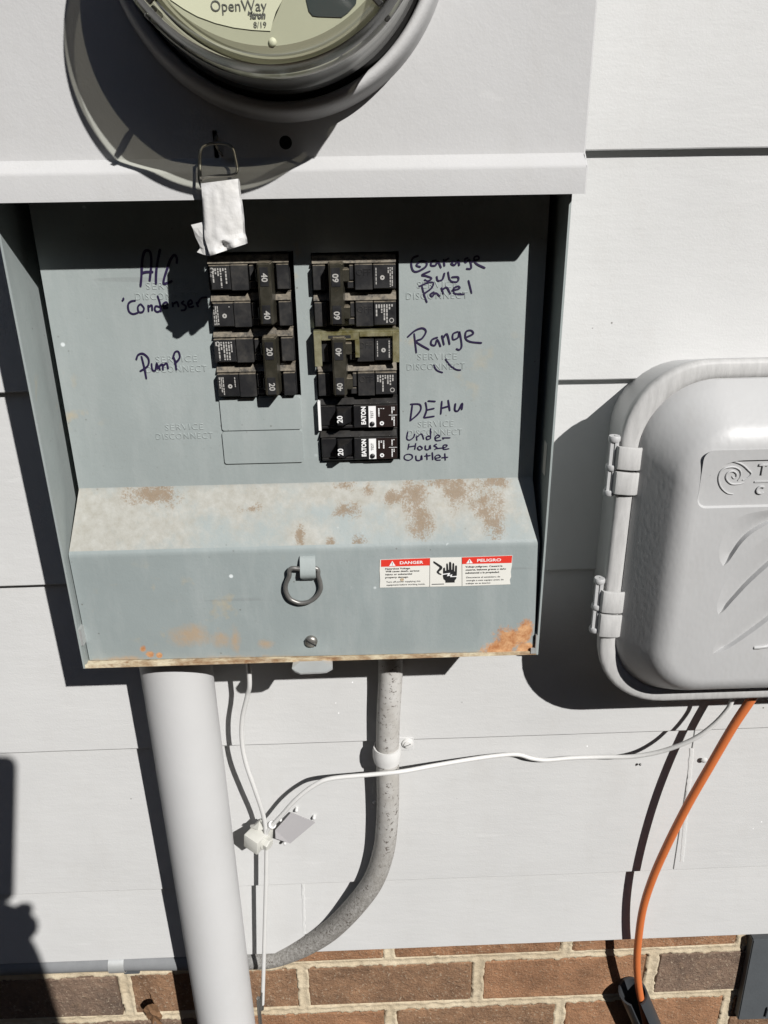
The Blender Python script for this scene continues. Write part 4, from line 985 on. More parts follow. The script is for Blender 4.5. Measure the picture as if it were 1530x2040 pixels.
# strap that holds the bent conduit, with its screw
sw = P(771, 1497, 0.02)
stp = empty('conduit_strap', V(sw.x, 0.0065, sw.z), 'white painted one-hole strap and screw holding the thin grey conduit', 'pipe strap')
bm = bmesh.new(); c = P(771, 1500, PF); cx = c.x; hh = 0.0082
ang = [math.radians(a) for a in range(-62, 243, 8)]
R1, R2 = 0.0112, 0.0126
def zoff(a): return -0.0022*math.sin(a)*0-0.0006*math.cos(a)
secs = []
for a in ang:
    for_ = []
    for rr in (R1, R2):
        for dz in (hh, hh*0.35, -hh*0.35, -hh):
            e = 0.0010 if abs(dz) < hh*0.5 and rr == R2 else 0
            for_.append(bm.verts.new(V(cx+(rr+e)*math.cos(a), PF+(rr+e)*math.sin(a), c.z+dz)))
    secs.append(for_)
for i in range(len(secs)-1):
    A, B = secs[i], secs[i+1]
    for k in range(3): bm.faces.new((A[k], A[k+1], B[k+1], B[k])); bm.faces.new((A[4+k], A[5+k], B[5+k], B[4+k]))
    bm.faces.new((A[0], A[4], B[4], B[0])); bm.faces.new((A[3], A[7], B[7], B[3]))
autosmooth(bm_obj('strap_band', bm, MT['wire'], stp), 40)
ws_ = P(812, 1481, 0.0075)
box_obj('strap_tab', (cx+0.0065, ws_.x+0.006, 0.0045, 0.0068, c.z-hh*0.85, c.z+hh*1.05), MT['siding'], stp, 0.0006, 1)
bm = bmesh.new(); lathe(bm, [(0.0001, 0.0104), (0.0016, 0.0102), (0.0034, 0.0100), (0.0037, 0.0088), (0.0052, 0.0084), (0.0055, 0.0068)], ws_.x, ws_.z, 24); sc2 = bm_obj('strap_screw', bm, MT['wire'], stp); 
bm = bmesh.new(); add_box(bm, ws_.x-0.003, ws_.x+0.003, 0.0099, 0.01045, ws_.z-0.0003, ws_.z+0.0003); bmesh.ops.rotate(bm, verts=bm.verts, cent=V(ws_.x, 0, ws_.z), matrix=Matrix.Rotation(math.radians(-25), 3, 'Y')); bm_obj('screw_slot', bm, MT['grey_ink'], sc2)
# clip at the far run of the conduit
ck = P(229, 1915, 0.009); ck2 = P(243, 1935, 0.0)
clp = empty('conduit_clip', V(ck.x, 0, -0.80), 'small grey clip with blue screw holding conduit against brick', 'pipe clip')
bm = bmesh.new(); x0, x1 = ck.x-0.0085, ck.x+0.0085
pr = [(-0.001+0.0118*math.cos(math.radians(a)), -0.7802+0.0118*math.sin(math.radians(a))) for a in range(80, -95, -12)]
vs = [[bm.verts.new(V(x, p, z)) for x in (x0, x1)] for p, z in pr]
for i in range(len(vs)-1): bm.faces.new((vs[i][0], vs[i][1], vs[i+1][1], vs[i+1][0]))
bw = bmesh.ops.extrude_face_region(bm, geom=bm.faces[:])
for v in [g for g in bw['geom'] if isinstance(g, bmesh.types.BMVert)]: v.co += Vector((0, -0.0008, -0.0005))
autosmooth(bm_obj('clip_band', bm, MT['galv'], clp), 40)
box_obj('clip_tab', (x0+0.007, x1+0.0075, -0.0125, -0.0085, -0.8145, -0.7915), MT['slate'], clp, 0.0008, 1)
bm = bmesh.new(); lathe(bm, [(0.0001, -0.0046), (0.0032, -0.0050), (0.0042, -0.0066), (0.0042, -0.0086)], ck.x+0.005, -0.7955, 18); bm_obj('clip_screw', bm, MT['blue'], clp, True)

# ================================================================== bonding block and wires
bq = P(520, 1665, 0.026)
K4 = lambda a, b: (440+a*0.15686, 1560+b*0.15686)
blk = empty('bonding_block', V(bq.x, 0.006, P(520, 1700, 0.026).z), 'zinc bonding block with hex bolt joining three white wires', 'clamp')
FRT = 0.0345
c0, c1, c2, c3 = P(*K4(298, 650), FRT), P(*K4(535, 750), FRT), P(*K4(525, 955), FRT), P(*K4(285, 835), FRT)
bm = bmesh.new()
cen = (c0+c1+c2+c3)/4
w_, h_ = 0.0170, 0.0165
rot = Matrix.Rotation(math.radians(28), 3, 'Y')
# body: cast lug, turned about the vertical so one side shows the bolt
add_box(bm, -w_/2, w_/2, -0.012, 0.012, -h_/2-H, h_/2-H, 0.0008, 2)
bmesh.ops.rotate(bm, verts=bm.verts, cent=(0, 0, 0), matrix=Matrix.Rotation(math.radians(-34), 3, 'Z') @ Matrix.Rotation(math.radians(8), 3, 'Y'))
bc = P(515, 1667, 0.0255)
bmesh.ops.translate(bm, verts=bm.verts, vec=V(bc.x, 0.0255, bc.z))
autosmooth(bm_obj('clamp_body', bm, MT['block'], blk), 30)
bax = (Matrix.Rotation(math.radians(-34), 3, 'Z') @ Matrix.Rotation(math.radians(8), 3, 'Y')) @ Vector((1, 0, 0))
def disc_along(bm, c, ax, prof, n):
    ax = ax.normalized(); u = ax.orthogonal().normalized(); v = ax.cross(u); rings = []
    for r, t in prof: rings.append([bm.verts.new(c+ax*t+(u*math.cos(2*math.pi*k/n)+v*math.sin(2*math.pi*k/n))*r) for k in range(n)])
    for i in range(len(rings)-1):
        for k in range(n): bm.faces.new((rings[i][k], rings[i][(k+1) % n], rings[i+1][(k+1) % n], rings[i+1][k]))
    bm.faces.new(rings[-1]); bm.faces.new(rings[0][::-1])
bolt_c = V(bc.x, 0.0255, bc.z-0.001)+bax*(w_/2)
bm = bmesh.new(); disc_along(bm, bolt_c, bax, [(0.0076, -0.0005), (0.0076, 0.0010), (0.0066, 0.0014)], 24); disc_along(bm, bolt_c, bax, [(0.0060, 0.0012), (0.0060, 0.0052), (0.0052, 0.0060)], 6)
bm_obj('hex_bolt', bm, MT['block'], blk)
sc_c = W(*K4(650, 530), 0.030)
bm = bmesh.new(); disc_along(bm, sc_c, Vector((0.35, -0.6, 0.72)), [(0.0040, -0.006), (0.0040, 0.0012), (0.0036, 0.0020), (0.0024, 0.0020), (0.0022, 0.0008)], 20)
autosmooth(bm_obj('wire_collar', bm, MT['wire'], blk), 40)
bm = bmesh.new()
prism(bm, [W(*K4(a, b), p) for a, b, p in ((370, 560, 0.024), (420, 552, 0.026), (487, 488, 0.026), (535, 590, 0.030), (470, 600, 0.03))], Vector((0, 0.003, 0)))
bm_obj('clamp_lip', bm, MT['block'], blk)
# thin metal tag screwed to the wall beside the block
bm = bmesh.new()
# bottom edge stands away from the wall, so the tag faces slightly down
pl_pts = [W(*K4(890, 378), 0.0085), W(*K4(1198, 502), 0.0085), W(*K4(880, 768), 0.0150), W(*K4(695, 705), 0.0160), W(*K4(690, 600), 0.0135)]
prism(bm, pl_pts, Vector((0, 0.0010, 0)))
tg = tag(bm_obj('metal_tag', bm, MT['plate']), 'flat grey metal tag lying on the siding right of the bonding block', 'tag')
tg['label'] = 'flat grey metal tag on the siding beside the bonding block'
for a, b, r in ((960, 355, 0.0017), (1183, 452, 0.0018), (812, 772, 0.0017), (757, 475, 0.0016)):
    bm = bmesh.new(); q = P(*K4(a, b), 0.008); base = 0.0125 if b > 700 else 0.0065
    q = P(*K4(a, b), base+0.001)
    lathe(bm, [(0.0001, base+0.0022), (r*0.7, base+0.0018), (r, base+0.0004), (r*0.9, base-0.006)], q.x, q.z, 14); bm_obj('corner_rivet', bm, MT['caulk'], tg, True)

RW = 0.0023
tag(tube_obj('ground_wire', [V(P(497, 1345, 0.045).x, 0.045, -0.330), W(497, 1352, 0.044), W(493, 1385, 0.040), W(483, 1430, 0.037), W(482, 1475, 0.0355), W(490, 1520, 0.0355), W(507, 1570, 0.0345), W(522, 1615, 0.031), W(528, 1642, 0.029), W(530, 1665, 0.028)], 0.0021, MT['wire']),
    'white painted wire dropping from the panel bottom to the bonding block', 'wire')
tag(tube_obj('ground_wire', [W(530, 1660, 0.028), W(536, 1650, 0.0295), W(545, 1641, 0.030), W(560, 1625, 0.031), W(590, 1592, 0.032), W(625, 1565, 0.032), W(660, 1551, 0.032), W(740, 1543, 0.0318), W(800, 1537, 0.0312), W(860, 1526, 0.024), W(930, 1514, 0.016), W(985, 1506, 0.0105),
     W(1030, 1503, 0.0085), W(1060, 1511, 0.0090), W(1090, 1514, 0.0085), W(1140, 1510, 0.0085), W(1200, 1508, 0.011), W(1260, 1507, 0.018), W(1320, 1496, 0.026), W(1380, 1473, 0.034), W(1420, 1445, 0.037), W(1448, 1415, 0.038), W(1458, 1396, 0.038), W(1466, 1370, 0.038)], 0.0021, MT['wire']),
    'white painted wire sagging across the siding to the plastic box', 'wire')
pts = [W(531, 1690, 0.028), W(530, 1750, 0.0285), W(528, 1830, 0.029), W(526, 1900, 0.029), W(524, 1970, 0.030)]
gw = tag(tube_obj('ground_wire', pts+[W(523, 2000, 0.030)], 0.0021, MT['wire']), 'wire running from the bonding block down past the brick, bare at the bottom', 'wire')
tube_obj('bare_end', [W(523, 1974, 0.030), W(522, 2010, 0.030), W(521, 2060, 0.030), V(P(521, 2060, 0.03).x, 0.028, -1.5)], 0.00213, MT['steel'], gw)

# ================================================================== telecom box
TX0, TX1, TZ0, TZ1 = 0.1855, 0.540, -0.3985, -0.1125
tb = empty('cable_box', V((TX0+TX1)/2, 0, TZ0), 'pale grey plastic cable junction box with domed embossed lid', 'junction box')
def loft(bm, spec, mis=None, n=10):
    rings = []
    for inset, p, r in spec:
        if isinstance(inset, tuple): a, b, c, d_ = inset
        else: a = b = c = d_ = inset
        rings.append([bm.verts.new(V(x, p, z)) for x, z in rrect(TX0+a, TX1-b, TZ0+c, TZ1-d_, r, n)])
    m = len(rings[0])
    for i in range(len(rings)-1):
        for k in range(m):
            f = bm.faces.new((rings[i][k], rings[i][(k+1) % m], rings[i+1][(k+1) % m], rings[i+1][k]))
            if mis: f.material_index = mis[i]
    return rings
RR = 0.058
bm = bmesh.new(); rg = loft(bm, [(0.0150, 0.0005, RR-0.006), (0.0040, 0.066, RR-0.002), (0.0008, 0.0665, RR), (0.0006, 0.0705, RR)]); bm.faces.new(rg[0])
autosmooth(bm_obj('box_base', bm, MT['telecom_flat'], tb), 30)
bm = bmesh.new(); rg = loft(bm, [(0.0002, 0.0707, RR), (0.0, 0.0745, RR), (0.0008, 0.0762, RR), (0.0030, 0.0772, RR-0.001), (0.0090, 0.0772, RR-0.004), (0.0115, 0.0768, RR-0.005), (0.0130, 0.0752, RR-0.006)])
rim = autosmooth(bm_obj('lid_rim', bm, MT['rim'], tb), 50)
FT = 0.1105
dome = [(0.0128, 0.0750, RR-0.006), (0.0133, 0.0772, RR-0.006)]
prw = [(0.004, 0.0060), (0.0085, 0.0124), (0.013, 0.0187), (0.0165, 0.0233)]
for t in range(1, 9):
    a = math.radians(54.5)*(1-t/8); prw.append((0.0165+0.0195*(math.sin(math.radians(54.5))-math.sin(a)), 0.0233+0.0195*(math.cos(a)-math.cos(math.radians(54.5)))))
hs_ = (FT-0.0772)/prw[-1][1]
for w0, h0 in prw: dome.append(((0.0133+w0, 0.0133+w0, 0.0133+w0, 0.0133+w0*1.5), 0.0772+h0*hs_, RR-0.006-w0*0.75))
bm = bmesh.new(); rg = loft(bm, dome, n=12)
lx0, lz1 = P(1404, 903, FT).x, P(1440, 897, FT).z; lz0 = P(1440, 1012, FT).z
recess = rrect(lx0, TX1-0.062, lz0, lz1, 0.007, 6)
plateau = [v.co.copy() for v in rg[-1]]
hole_ = [V(x, FT, z) for x, z in recess]
K7 = lambda a, b: P(1380+a*0.23511, 860+b*0.23529, FT)
pet = [([(258,1140),(228,1080),(225,1000),(250,910),(310,800),(400,725),(500,688),(640,664),(800,640)], [(258,1140),(300,1105),(350,1035),(410,950),(480,880),(560,825),(640,780),(720,745),(800,715)]),
       ([(218,1548),(204,1500),(218,1420),(260,1310),(340,1190),(440,1060),(540,960),(640,890),(800,800)], [(218,1548),(262,1520),(320,1455),(390,1380),(460,1305),(550,1220),(640,1140),(720,1075),(800,1015)]),
       ([(170,1880),(180,1830),(220,1750),(290,1660),(380,1560),(480,1470),(560,1400),(640,1340),(800,1230)], [(170,1880),(230,1862),(310,1830),(390,1780),(470,1725),(560,1660),(640,1600),(720,1545),(800,1490)])]
PL_ = [(catmull([Vector((a, b, 0)) for a, b in u_], 4), catmull([Vector((a, b, 0)) for a, b in l_], 4)) for u_, l_ in pet]
holes_ = [hole_]
for u_, l_ in PL_:
    loop = [K7(q.x, q.y) for q in u_]+[K7(q.x, q.y) for q in l_[1:][::-1]]
    holes_.append([V(q.x, FT, q.z) for q in loop])
pb = fill_plate(plateau, holes_)
tmp = bpy.data.meshes.new('tmp'); pb.to_mesh(tmp); pb.free(); bm.from_mesh(tmp); bpy.data.meshes.remove(tmp)
RD = 0.0016
a = [bm.verts.new(q) for q in hole_]; b = [bm.verts.new(V(x, FT-RD, z)) for x, z in rrect(lx0+0.0012, TX1-0.0632, lz0+0.0012, lz1-0.0006, 0.006, 6)]
for k in range(len(a)): bm.faces.new((a[k], a[(k+1) % len(a)], b[(k+1) % len(a)], b[k]))
bm.faces.new(b)
bmesh.ops.remove_doubles(bm, verts=bm.verts, dist=1e-5)
lid = autosmooth(bm_obj('domed_lid', bm, MT['telecom'], tb), 30)
# petals: pressed in, deepest along their lower right edge
for uu, ll in PL_:
    bm = bmesh.new(); rows = []
    for i, (u, l) in enumerate(zip(uu, ll)):
        A, B = K7(u.x, u.y), K7(l.x, l.y); g = min(1, i/7); row = []
        for k in range(7):
            t_ = k/6*0.93; q = A+(B-A)*t_; row.append(bm.verts.new(V(q.x, FT-0.0031*g*(k/6)**1.3, q.z)))
        row.append(bm.verts.new(V(B.x, FT, B.z))); rows.append(row)
    for i in range(len(rows)-1):
        for k in range(7): 
            try: bm.faces.new((rows[i][k], rows[i+1][k], rows[i+1][k+1], rows[i][k+1]))
            except ValueError: pass
    autosmooth(bm_obj('embossed_petal', bm, MT['telecom'], lid), 30)
bm = bmesh.new(); q0 = K7(520, 1830); q1 = K7(800, 1790)
tube(bm, [V(q0.x, FT-0.0006, q0.z), V(q0.x+0.004, FT, q0.z+0.0004), V(q1.x, FT, q1.z)], 0.0016, 10); autosmooth(bm_obj('embossed_rib', bm, MT['telecom'], lid), 60)
# spiral emblem and letters in the recess
def emb(strokes, r):
    bm = bmesh.new()
    for s_ in strokes:
        pts = [K7(a, b) for a, b in s_]; cp = catmull([V(q.x, FT-RD+0.0002, q.z) for q in pts], 5)
        m = len(cp); tube(bm, cp, lambda t: r*(0.35+0.65*math.sin(math.pi*min(max(t, 0.04), 0.96))**0.5), 8)
    return autosmooth(bm_obj('embossed_emblem', bm, MT['telecom_flat'], lid), 60)
emb([[(155,375),(180,340),(230,290),(290,262),(360,258),(430,285),(480,330),(505,362),(470,400),(430,415)],
     [(350,535),(300,525),(250,480),(228,420),(235,360),(270,320),(320,305),(370,308),(410,335),(415,380),(390,420)],
     [(440,440),(380,450),(330,445),(295,410),(292,375),(315,348),(350,340),(378,360),(378,390),(355,400),(340,382)]], 0.00075)
for tx, a, b, sz in (('T', 600, 328, 0.0108), ('C', 575, 502, 0.0085)):
    q = K7(a, b); text_obj('embossed_letter', tx, sz, q.x, FT-RD+0.0004, q.z, MT['telecom_flat'], lid, extrude=0.0006, bevel=0.0002)
q = K7(530, 430); box_obj('embossed_rule', (q.x, TX1-0.075, FT-RD-0.0002, FT-RD+0.0007, q.z-0.0005, q.z+0.0005), MT['telecom_flat'], lid)
# four hinge clips on two pins
K3 = lambda a, b: P(1160+a*0.21572, 850+b*0.21569, 0.078)
for s, (pt, pb_, c1, c2, d1, d2) in enumerate((((193, 130), (172, 625), 180, 385, 410, 612), ((130, 1445), (95, 1895), 1510, 1700, 1720, 1920))):
    za, zb = K3(*pt).z, K3(*pb_).z; xp = TX0-0.0045
    hg = bmesh.new(); pp = 0.0735
    rr = 0.0029
    for zc, k in ((za, 0), ((za+zb)/2-0.001, 1), (zb, 2)):
        for kk in range(1):
            vlathe_p = [(rr*0.2, zc+0.0022), (rr*1.35, zc+0.0022), (rr*1.5, zc+0.0012), (rr*1.5, zc-0.0014), (rr*1.3, zc-0.0022), (rr*0.2, zc-0.0022)]
            vlathe(hg, vlathe_p, xp, pp, 16)
    for dx, dp in ((-0.0018, 0.0012), (0.0012, 0.0022), (0.0002, -0.0020)):
        add_box(hg, xp+dx-0.0014, xp+dx+0.0014, pp+dp-0.0013, pp+dp+0.0013, zb, za, 0.0003, 1)
    pin = autosmooth(bm_obj('hinge_pin', hg, MT['telecom_flat'], tb), 40)
    for e1, e2 in ((c1, c2), (d1, d2)):
        z1, z0 = K3(300, e1).z, K3(300, e2).z
        bm = bmesh.new(); pr = [(TX0-0.0032, 0.0700), (TX0-0.0034, 0.0770), (TX0-0.0024, 0.0800), (TX0-0.0002, 0.0812), (TX0+0.0080, 0.0806), (TX0+0.0125, 0.0800), (TX0+0.0150, 0.0788)]
        inn = [(x*1.0+ (0.0012 if i < 3 else 0), p-0.0016) for i, (x, p) in enumerate(pr)]
        vs = []
        for z, k in ((z1, 0), (z1-0.001, 0.35), (z0+0.001, 0.35), (z0, 0)):
            vs.append([bm.verts.new(V(x, p+0.0009*k, z+0.0016*math.sin(max(0, (x-TX0))/0.0150*1.5)*(-1))) for x, p in pr])
        for i in range(3):
            for k in range(len(pr)-1): bm.faces.new((vs[i][k], vs[i][k+1], vs[i+1][k+1], vs[i+1][k]))
        bw = bmesh.ops.extrude_face_region(bm, geom=bm.faces[:])
        for v in [g for g in bw['geom'] if isinstance(g, bmesh.types.BMVert)]: v.co += Vector((0.0008, 0.0016, 0))
        autosmooth(bm_obj('hinge_clip', bm, MT['rim'], tb), 40)
        zc = (z0+z1)/2
        bm = bmesh.new(); add_box(bm, xp, TX0+0.0006, 0.0700, 0.0716, zc-0.003, zc+0.003); bm_obj('hinge_knuckle', bm, MT['telecom_flat'], tb)

# ================================================================== orange cable, tube, plate, leaf
tag(tube_obj('orange_cable', [W(1512, 1370, 0.041), W(1492, 1400, 0.041), W(1460, 1448, 0.040), W(1415, 1525, 0.038), W(1372, 1600, 0.034), W(1332, 1678, 0.029), W(1300, 1750, 0.024), W(1281, 1810, 0.021), W(1272, 1870, 0.019), W(1269, 1920, 0.016), W(1273, 1968, 0.012), W(1281, 2010, 0.009), W(1291, 2060, 0.006)], 0.0040, MT['orange'], sides=18),
    'orange cable leaving the plastic box and entering a split black tube', 'cable')
# split black tube standing on the brick
K8 = lambda a, b: (1150+a*0.24837, 1840+b*0.24845)
ct = P(*K8(445, 545), 0.004); cb = P(*K8(600, 900), 0.004)
axd = (V(cb.x, 0.004, cb.z)-V(ct.x, 0.004, ct.z)).normalized()
base = V(ct.x, 0.004, ct.z)
side = Vector((axd.z, 0, -axd.x)); side = side if side.x > 0 else -side; outv = Vector((0, -1, 0))
bm = bmesh.new(); rt = 0.0158; n = 22; a0, a1 = math.radians(-205), math.radians(75)
rings = []
for tt in (0.0, 0.01, 0.1, 0.62):
    ring = []
    for rr in (rt, rt-0.0022):
        for k in range(n+1):
            a = math.radians(118)+math.radians(318)*k/n
            lip = (0.004*math.sin(a*1.0+0.6)) if tt == 0 else 0
            ring.append(bm.verts.new(base+axd*(tt+lip)+side*math.cos(a)*rr+outv*math.sin(a)*rr))
    rings.append(ring)
m = n+1
for i in range(3):
    A, B = rings[i], rings[i+1]
    for k in range(n):
        bm.faces.new((A[k], A[k+1], B[k+1], B[k])); bm.faces.new((A[m+k], A[m+k+1], B[m+k+1], B[m+k]))
    bm.faces.new((A[0], A[m], B[m], B[0])); bm.faces.new((A[n], A[m+n], B[m+n], B[n]))
for k in range(n): bm.faces.new((rings[0][k], rings[0][k+1], rings[0][m+k+1], rings[0][m+k]))
tag(autosmooth(bm_obj('split_tube', bm, MT['rubber']), 40), 'split black plastic tube against the brick guiding the orange cable', 'tube')
# dark plate at the right
q0, q1 = P(*K8(1410, 135), -0.002), P(*K8(1283, 775), -0.002)
vent = empty('foundation_plate', V(0.52, -0.012, q1.z), 'dark grey flat plate fixed to the brick foundation', 'plate')
bm = bmesh.new()
xl0, xl1 = P(*K8(1412, 135), -0.002).x, P(*K8(1288, 775), -0.002).x
loop = [(xl0, q0.z), (xl0+0.20, q0.z+0.002), (xl0+0.20, q1.z-0.002), (xl1, q1.z)]
prism(bm, [V(x, -0.002, z) for x, z in loop], Vector((0, 0.012, 0)))
bmesh.ops.bevel(bm, geom=bm.edges[:], offset=0.001, segments=2, affect='EDGES')
bm_obj('plate_face', bm, MT['slate'], vent)
nq = P(*K8(1515, 700), -0.001)
box_obj('plate_tab', (nq.x, nq.x+0.02, -0.0021, 0.0006, nq.z-0.010, nq.z+0.006), MT['slate'], vent, 0.0006, 1)
# dried leaf caught on the brick
K6 = lambda a, b: (a*0.49673, 1700+b*0.49708)
lf = empty('dried_leaf', W(*K6(615, 680), -0.004), 'curled brown dried leaf hanging from a thin stem on brick', 'leaf')
tube_obj('stem', [W(*K6(545, 490), -0.010), W(*K6(580, 530), -0.008), W(*K6(608, 570), -0.004), W(*K6(618, 605), -0.002)], 0.0004, MT['leaf'], lf, sides=6)
bm = bmesh.new(); rnd = random.Random(5)
outl = [(575,625),(590,608),(612,602),(630,612),(640,635),(650,660),(640,675),(650,690),(632,690),(622,668),(612,690),(600,670),(588,655),(582,640)]
cpt = bm.verts.new(W(*K6(612, 645), 0.004)); vs = [bm.verts.new(W(*K6(a, b), 0.000+rnd.uniform(-0.004, 0.005))) for a, b in outl]
for i in range(len(vs)): bm.faces.new((cpt, vs[i], vs[(i+1) % len(vs)]))
bmesh.ops.subdivide_edges(bm, edges=bm.edges[:], cuts=2)
for v in bm.verts: v.co += Vector((0, 0.0030*noise.noise(v.co*260), 0.0012*noise.noise(v.co*300+Vector((5, 0, 0)))))
bw = bmesh.ops.extrude_face_region(bm, geom=bm.faces[:])
for v in [g for g in bw['geom'] if isinstance(g, bmesh.types.BMVert)]: v.co.y += 0.0005
bm_obj('leaf_blade', bm, MT['leaf'], lf)

# ================================================================== the person who takes the photo, and unseen things added to block sky light
def skin_obj(name, verts, edges, mat, parent, root=0, sub=2):
    bm = bmesh.new(); L = bm.verts.layers.skin.verify(); vs = []
    for i, (co, r) in enumerate(verts):
        v = bm.verts.new(co); rr = r if isinstance(r, tuple) else (r, r); v[L].radius = rr; v[L].use_root = (i == root); vs.append(v)
    for a, b in edges: bm.edges.new((vs[a], vs[b]))
    me = bpy.data.meshes.new(name); bm.to_mesh(me); bm.free()
    o = new_obj(name, me, mat, parent)
    m = o.modifiers.new('skin', 'SKIN'); m.use_smooth_shade = True
    u = o.modifiers.new('sub', 'SUBSURF'); u.levels = sub; u.render_levels = sub
    return o
A_ = lambda x, p, z: Vector((x, -p, z))
MT['skin'] = plain('skin', (0.42, 0.25, 0.17, 1), 0.5); MT['cloth_dark'] = plain('navy_cloth', (0.03, 0.035, 0.05, 1), 0.9, var=0.2); MT['denim'] = plain('denim', (0.03, 0.045, 0.075, 1), 0.9, var=0.25)
MT['hair'] = plain('dark_hair', (0.02, 0.014, 0.01, 1), 0.6); MT['phone'] = plain('phone_black', (0.015, 0.015, 0.017, 1), 0.25); MT['screen'] = plain('phone_screen', (0.01, 0.01, 0.012, 1), 0.1)
MT['lens'] = plain('phone_lens', (0.01, 0.01, 0.015, 1), 0.08)
PX, PP = 0.02, 1.00
per = empty('person', A_(PX, PP, 0), 'person in navy shirt and jeans holding up a phone at the panel', 'person')
bv = [(A_(PX, PP+0.02, 0.95), (0.13, 0.10)), (A_(PX, PP+0.01, 1.18), (0.13, 0.10)), (A_(PX, PP, 1.36), (0.12, 0.09)), (A_(PX, PP-0.02, 1.45), 0.052), (A_(PX, PP-0.05, 1.525), (0.068, 0.075)), (A_(PX, PP-0.055, 1.60), (0.075, 0.088)), (A_(PX, PP-0.045, 1.66), (0.06, 0.07)),
      (A_(0.18, PP-0.01, 1.37), 0.055), (A_(0.175, 0.90, 1.10), 0.042), (A_(0.042, 0.705, 1.248), 0.036), (A_(0.012, 0.674, 1.302), (0.042, 0.034)), (A_(0.000, 0.660, 1.372), (0.044, 0.028)),
      (A_(-0.14, PP, 1.37), 0.055), (A_(-0.20, PP+0.03, 1.10), 0.042), (A_(-0.21, PP-0.05, 0.86), 0.028), (A_(-0.21, PP-0.07, 0.78), (0.02, 0.036)),
      (A_(PX+0.09, PP+0.02, 0.86), 0.085), (A_(PX+0.10, PP, 0.48), 0.055), (A_(PX+0.10, PP+0.03, 0.09), 0.038), (A_(PX+0.10, PP-0.10, 0.035), 0.032),
      (A_(PX-0.09, PP+0.02, 0.86), 0.085), (A_(PX-0.10, PP, 0.48), 0.055), (A_(PX-0.10, PP+0.03, 0.09), 0.038), (A_(PX-0.10, PP-0.10, 0.035), 0.032),
      (A_(PX, PP-0.135, 1.575), 0.012), (A_(PX, PP-0.155, 1.555), 0.012)]
be = [(0,1),(1,2),(2,3),(3,4),(4,5),(5,6),(2,7),(7,8),(8,9),(9,10),(10,11),(2,12),(12,13),(13,14),(14,15),(0,16),(16,17),(17,18),(18,19),(0,20),(20,21),(21,22),(22,23),(5,24),(24,25)]
# fingers of the right hand round the phone: four behind its back, the thumb beside it; the left hand hangs
def fing(root, pts, r):
    i0 = len(bv)
    for k, q in enumerate(pts): bv.append((q, r*(1-0.12*k)))
    be.append((root, i0))
    for k in range(len(pts)-1): be.append((i0+k, i0+k+1))
fing(11, [A_(0.030, 0.657, 1.356), A_(0.041, 0.653, 1.364), A_(0.042, 0.650, 1.374)], 0.0125)      # thumb at the right edge
for k, dz in enumerate((0.018, 0.0, -0.019, -0.036)):
    fing(11 if k < 2 else 10, [A_(-0.012-0.002*k, 0.648, 1.352+dz), A_(-0.040, 0.640, 1.356+dz), A_(-0.052, 0.652, 1.358+dz)], 0.0088-0.0004*k)
for k in range(4): fing(15, [A_(-0.21+0.003*k, PP-0.10+0.020*k, 0.735-0.004*(k in (1, 2))), A_(-0.205+0.004*k, PP-0.10+0.019*k, 0.700), A_(-0.195, PP-0.098+0.018*k, 0.672)], 0.0088)
fing(15, [A_(-0.20, PP-0.115, 0.775), A_(-0.19, PP-0.128, 0.745), A_(-0.186, PP-0.128, 0.722)], 0.0095)
skin_obj('body', bv, be, MT['skin'], per, 0, 2)
skin_obj('shirt', [(A_(PX, PP+0.02, 0.90), (0.165, 0.125)), (A_(PX, PP+0.01, 1.15), (0.150, 0.118)), (A_(PX, PP, 1.35), (0.142, 0.108)), (A_(PX, PP-0.01, 1.42), 0.07), (A_(0.185, PP-0.01, 1.37), 0.072), (A_(0.185, 0.945, 1.20), 0.062), (A_(-0.145, PP, 1.37), 0.072), (A_(-0.185, PP+0.02, 1.19), 0.062)],
         [(0,1),(1,2),(2,3),(2,4),(4,5),(2,6),(6,7)], MT['cloth_dark'], per)
skin_obj('trousers', [(A_(PX, PP+0.02, 0.94), (0.155, 0.120)), (A_(PX+0.09, PP+0.02, 0.82), 0.100), (A_(PX+0.10, PP, 0.48), 0.074), (A_(PX+0.10, PP+0.03, 0.08), 0.062), (A_(PX-0.09, PP+0.02, 0.82), 0.100), (A_(PX-0.10, PP, 0.48), 0.074), (A_(PX-0.10, PP+0.03, 0.08), 0.062)],
         [(0,1),(1,2),(2,3),(0,4),(4,5),(5,6)], MT['denim'], per)
for sx in (-0.10, 0.10): skin_obj('shoe', [(A_(PX+sx, PP+0.05, 0.045), (0.045, 0.045)), (A_(PX+sx, PP-0.06, 0.043), (0.046, 0.043)), (A_(PX+sx, PP-0.16, 0.036), (0.042, 0.036))], [(0,1),(1,2)], MT['phone'], per)
skin_obj('hair', [(A_(PX, PP+0.005, 1.55), 0.070), (A_(PX, PP-0.005, 1.63), (0.085, 0.085)), (A_(PX, PP-0.06, 1.685), (0.070, 0.055))], [(0,1),(1,2)], MT['hair'], per)
for sx in (-1, 1):
    bm = bmesh.new(); bmesh.ops.create_uvsphere(bm, u_segments=12, v_segments=8, radius=0.011, matrix=Matrix.Translation(A_(PX+sx*0.031, PP-0.126, 1.598))); bm_obj('eye', bm, MT['lens'], per, True)
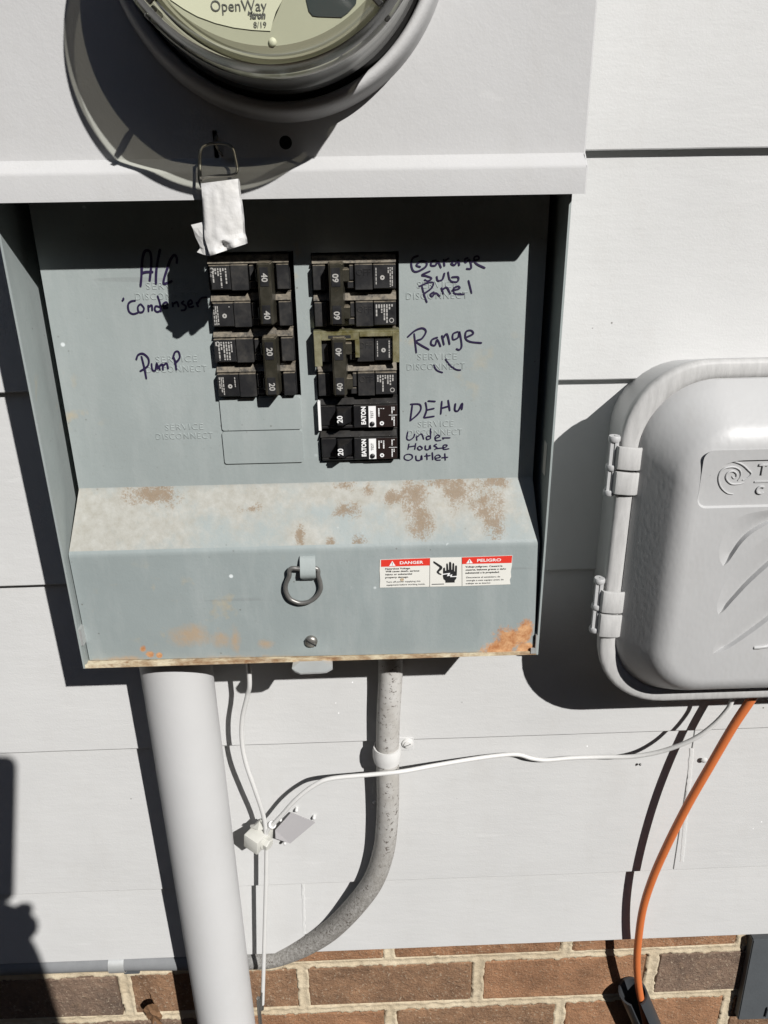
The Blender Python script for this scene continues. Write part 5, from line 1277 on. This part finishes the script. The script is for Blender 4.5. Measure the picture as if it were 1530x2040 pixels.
# the phone, just behind the taking lens
ph = empty('phone', CAMW @ Vector((-0.007, -0.055, 0.01)), 'black phone held upright in the raised hand', 'phone')
bm = bmesh.new(); lp = rrect(-0.040, 0.0380, -0.131, 0.021, 0.011, 6)
a = [bm.verts.new(CAMW @ Vector((x, y, 0.004))) for x, y in lp]; b = [bm.verts.new(CAMW @ Vector((x, y, 0.0125))) for x, y in lp]
bm.faces.new(a[::-1]); bm.faces.new(b)
for k in range(len(a)): bm.faces.new((a[k], a[(k+1) % len(a)], b[(k+1) % len(a)], b[k]))
bm_obj('case', bm, MT['phone'], ph)
bm = bmesh.new(); bm.faces.new([bm.verts.new(CAMW @ Vector((x, y, 0.0127))) for x, y in rrect(-0.037, 0.0335, -0.125, 0.018, 0.009, 6)]); bm_obj('screen', bm, MT['screen'], ph)
for k in (0, 1):
    bm = bmesh.new(); n = 20; R = [[bm.verts.new(CAMW @ Vector((0.0+0.006*math.cos(2*math.pi*i/n), -0.018*k+0.006*math.sin(2*math.pi*i/n), z))) for i in range(n)] for z in (0.004, 0.0022)]
    bm.faces.new(R[1])
    for i in range(n): bm.faces.new((R[0][i], R[0][(i+1) % n], R[1][(i+1) % n], R[1][i]))
    bm_obj('camera_lens', bm, MT['lens'], ph)

# roof overhang added out of view to cut the sky fill from above
ev = empty('sky_block_eave', V(0, 0, 1.2), 'white painted roof overhang added out of view to block sky light', 'eave')
box_obj('added_soffit', (-XW, XW, -0.16, 0.40, 1.2005, 1.22), MT['siding'], ev)
box_obj('added_fascia', (-XW, XW, 0.4005, 0.42, 1.16, 1.34), MT['siding'], ev)
box_obj('added_roof_deck', (-XW, XW, -0.16, 0.44, 1.3405, 1.36), MT['slate'], ev)
# unseen evergreen trees, added to block the low sky and deepen shadows
def sky_block_foliage():
    t = NT('sky_block_leaves', 0.8, 0, 0.2); o = t.noise(1.2, 4)
    t.color(t.mix(t.ramp(o, 0.35, 0.65), (0.012, 0.022, 0.009, 1), (0.04, 0.065, 0.025, 1))); return t.m
MT['sky_block_foliage'] = sky_block_foliage()
verts, faces = [], []; rnd = random.Random(3)
def leafquad(c, s):
    n_ = Vector((rnd.gauss(0, 1), rnd.gauss(0, 1), rnd.gauss(0, 1))).normalized(); u = n_.orthogonal().normalized(); v = n_.cross(u); i = len(verts)
    verts.extend([c-u*s-v*s*0.5, c+u*s-v*s*0.5, c+u*s+v*s*0.5, c-u*s+v*s*0.5]); faces.append((i, i+1, i+2, i+3))
for k in range(16000):
    a = rnd.uniform(math.radians(-85), math.radians(85)); r0 = rnd.uniform(7.0, 9.5); top = 5.4+0.9*noise.noise(Vector((a*4, 0, 0)))+0.6*noise.noise(Vector((a*13, 3, 0)))
    z = top*rnd.random()**0.8
    leafquad(Vector((math.sin(a)*r0, -math.cos(a)*r0, z)), rnd.uniform(0.14, 0.30))
me = bpy.data.meshes.new('sky_block_trees'); me.from_pydata(verts, [], faces)
tag(new_obj('sky_block_trees', me, MT['sky_block_foliage']), 'unseen dark evergreen trees added across the yard to block sky light', 'trees', kind='stuff')
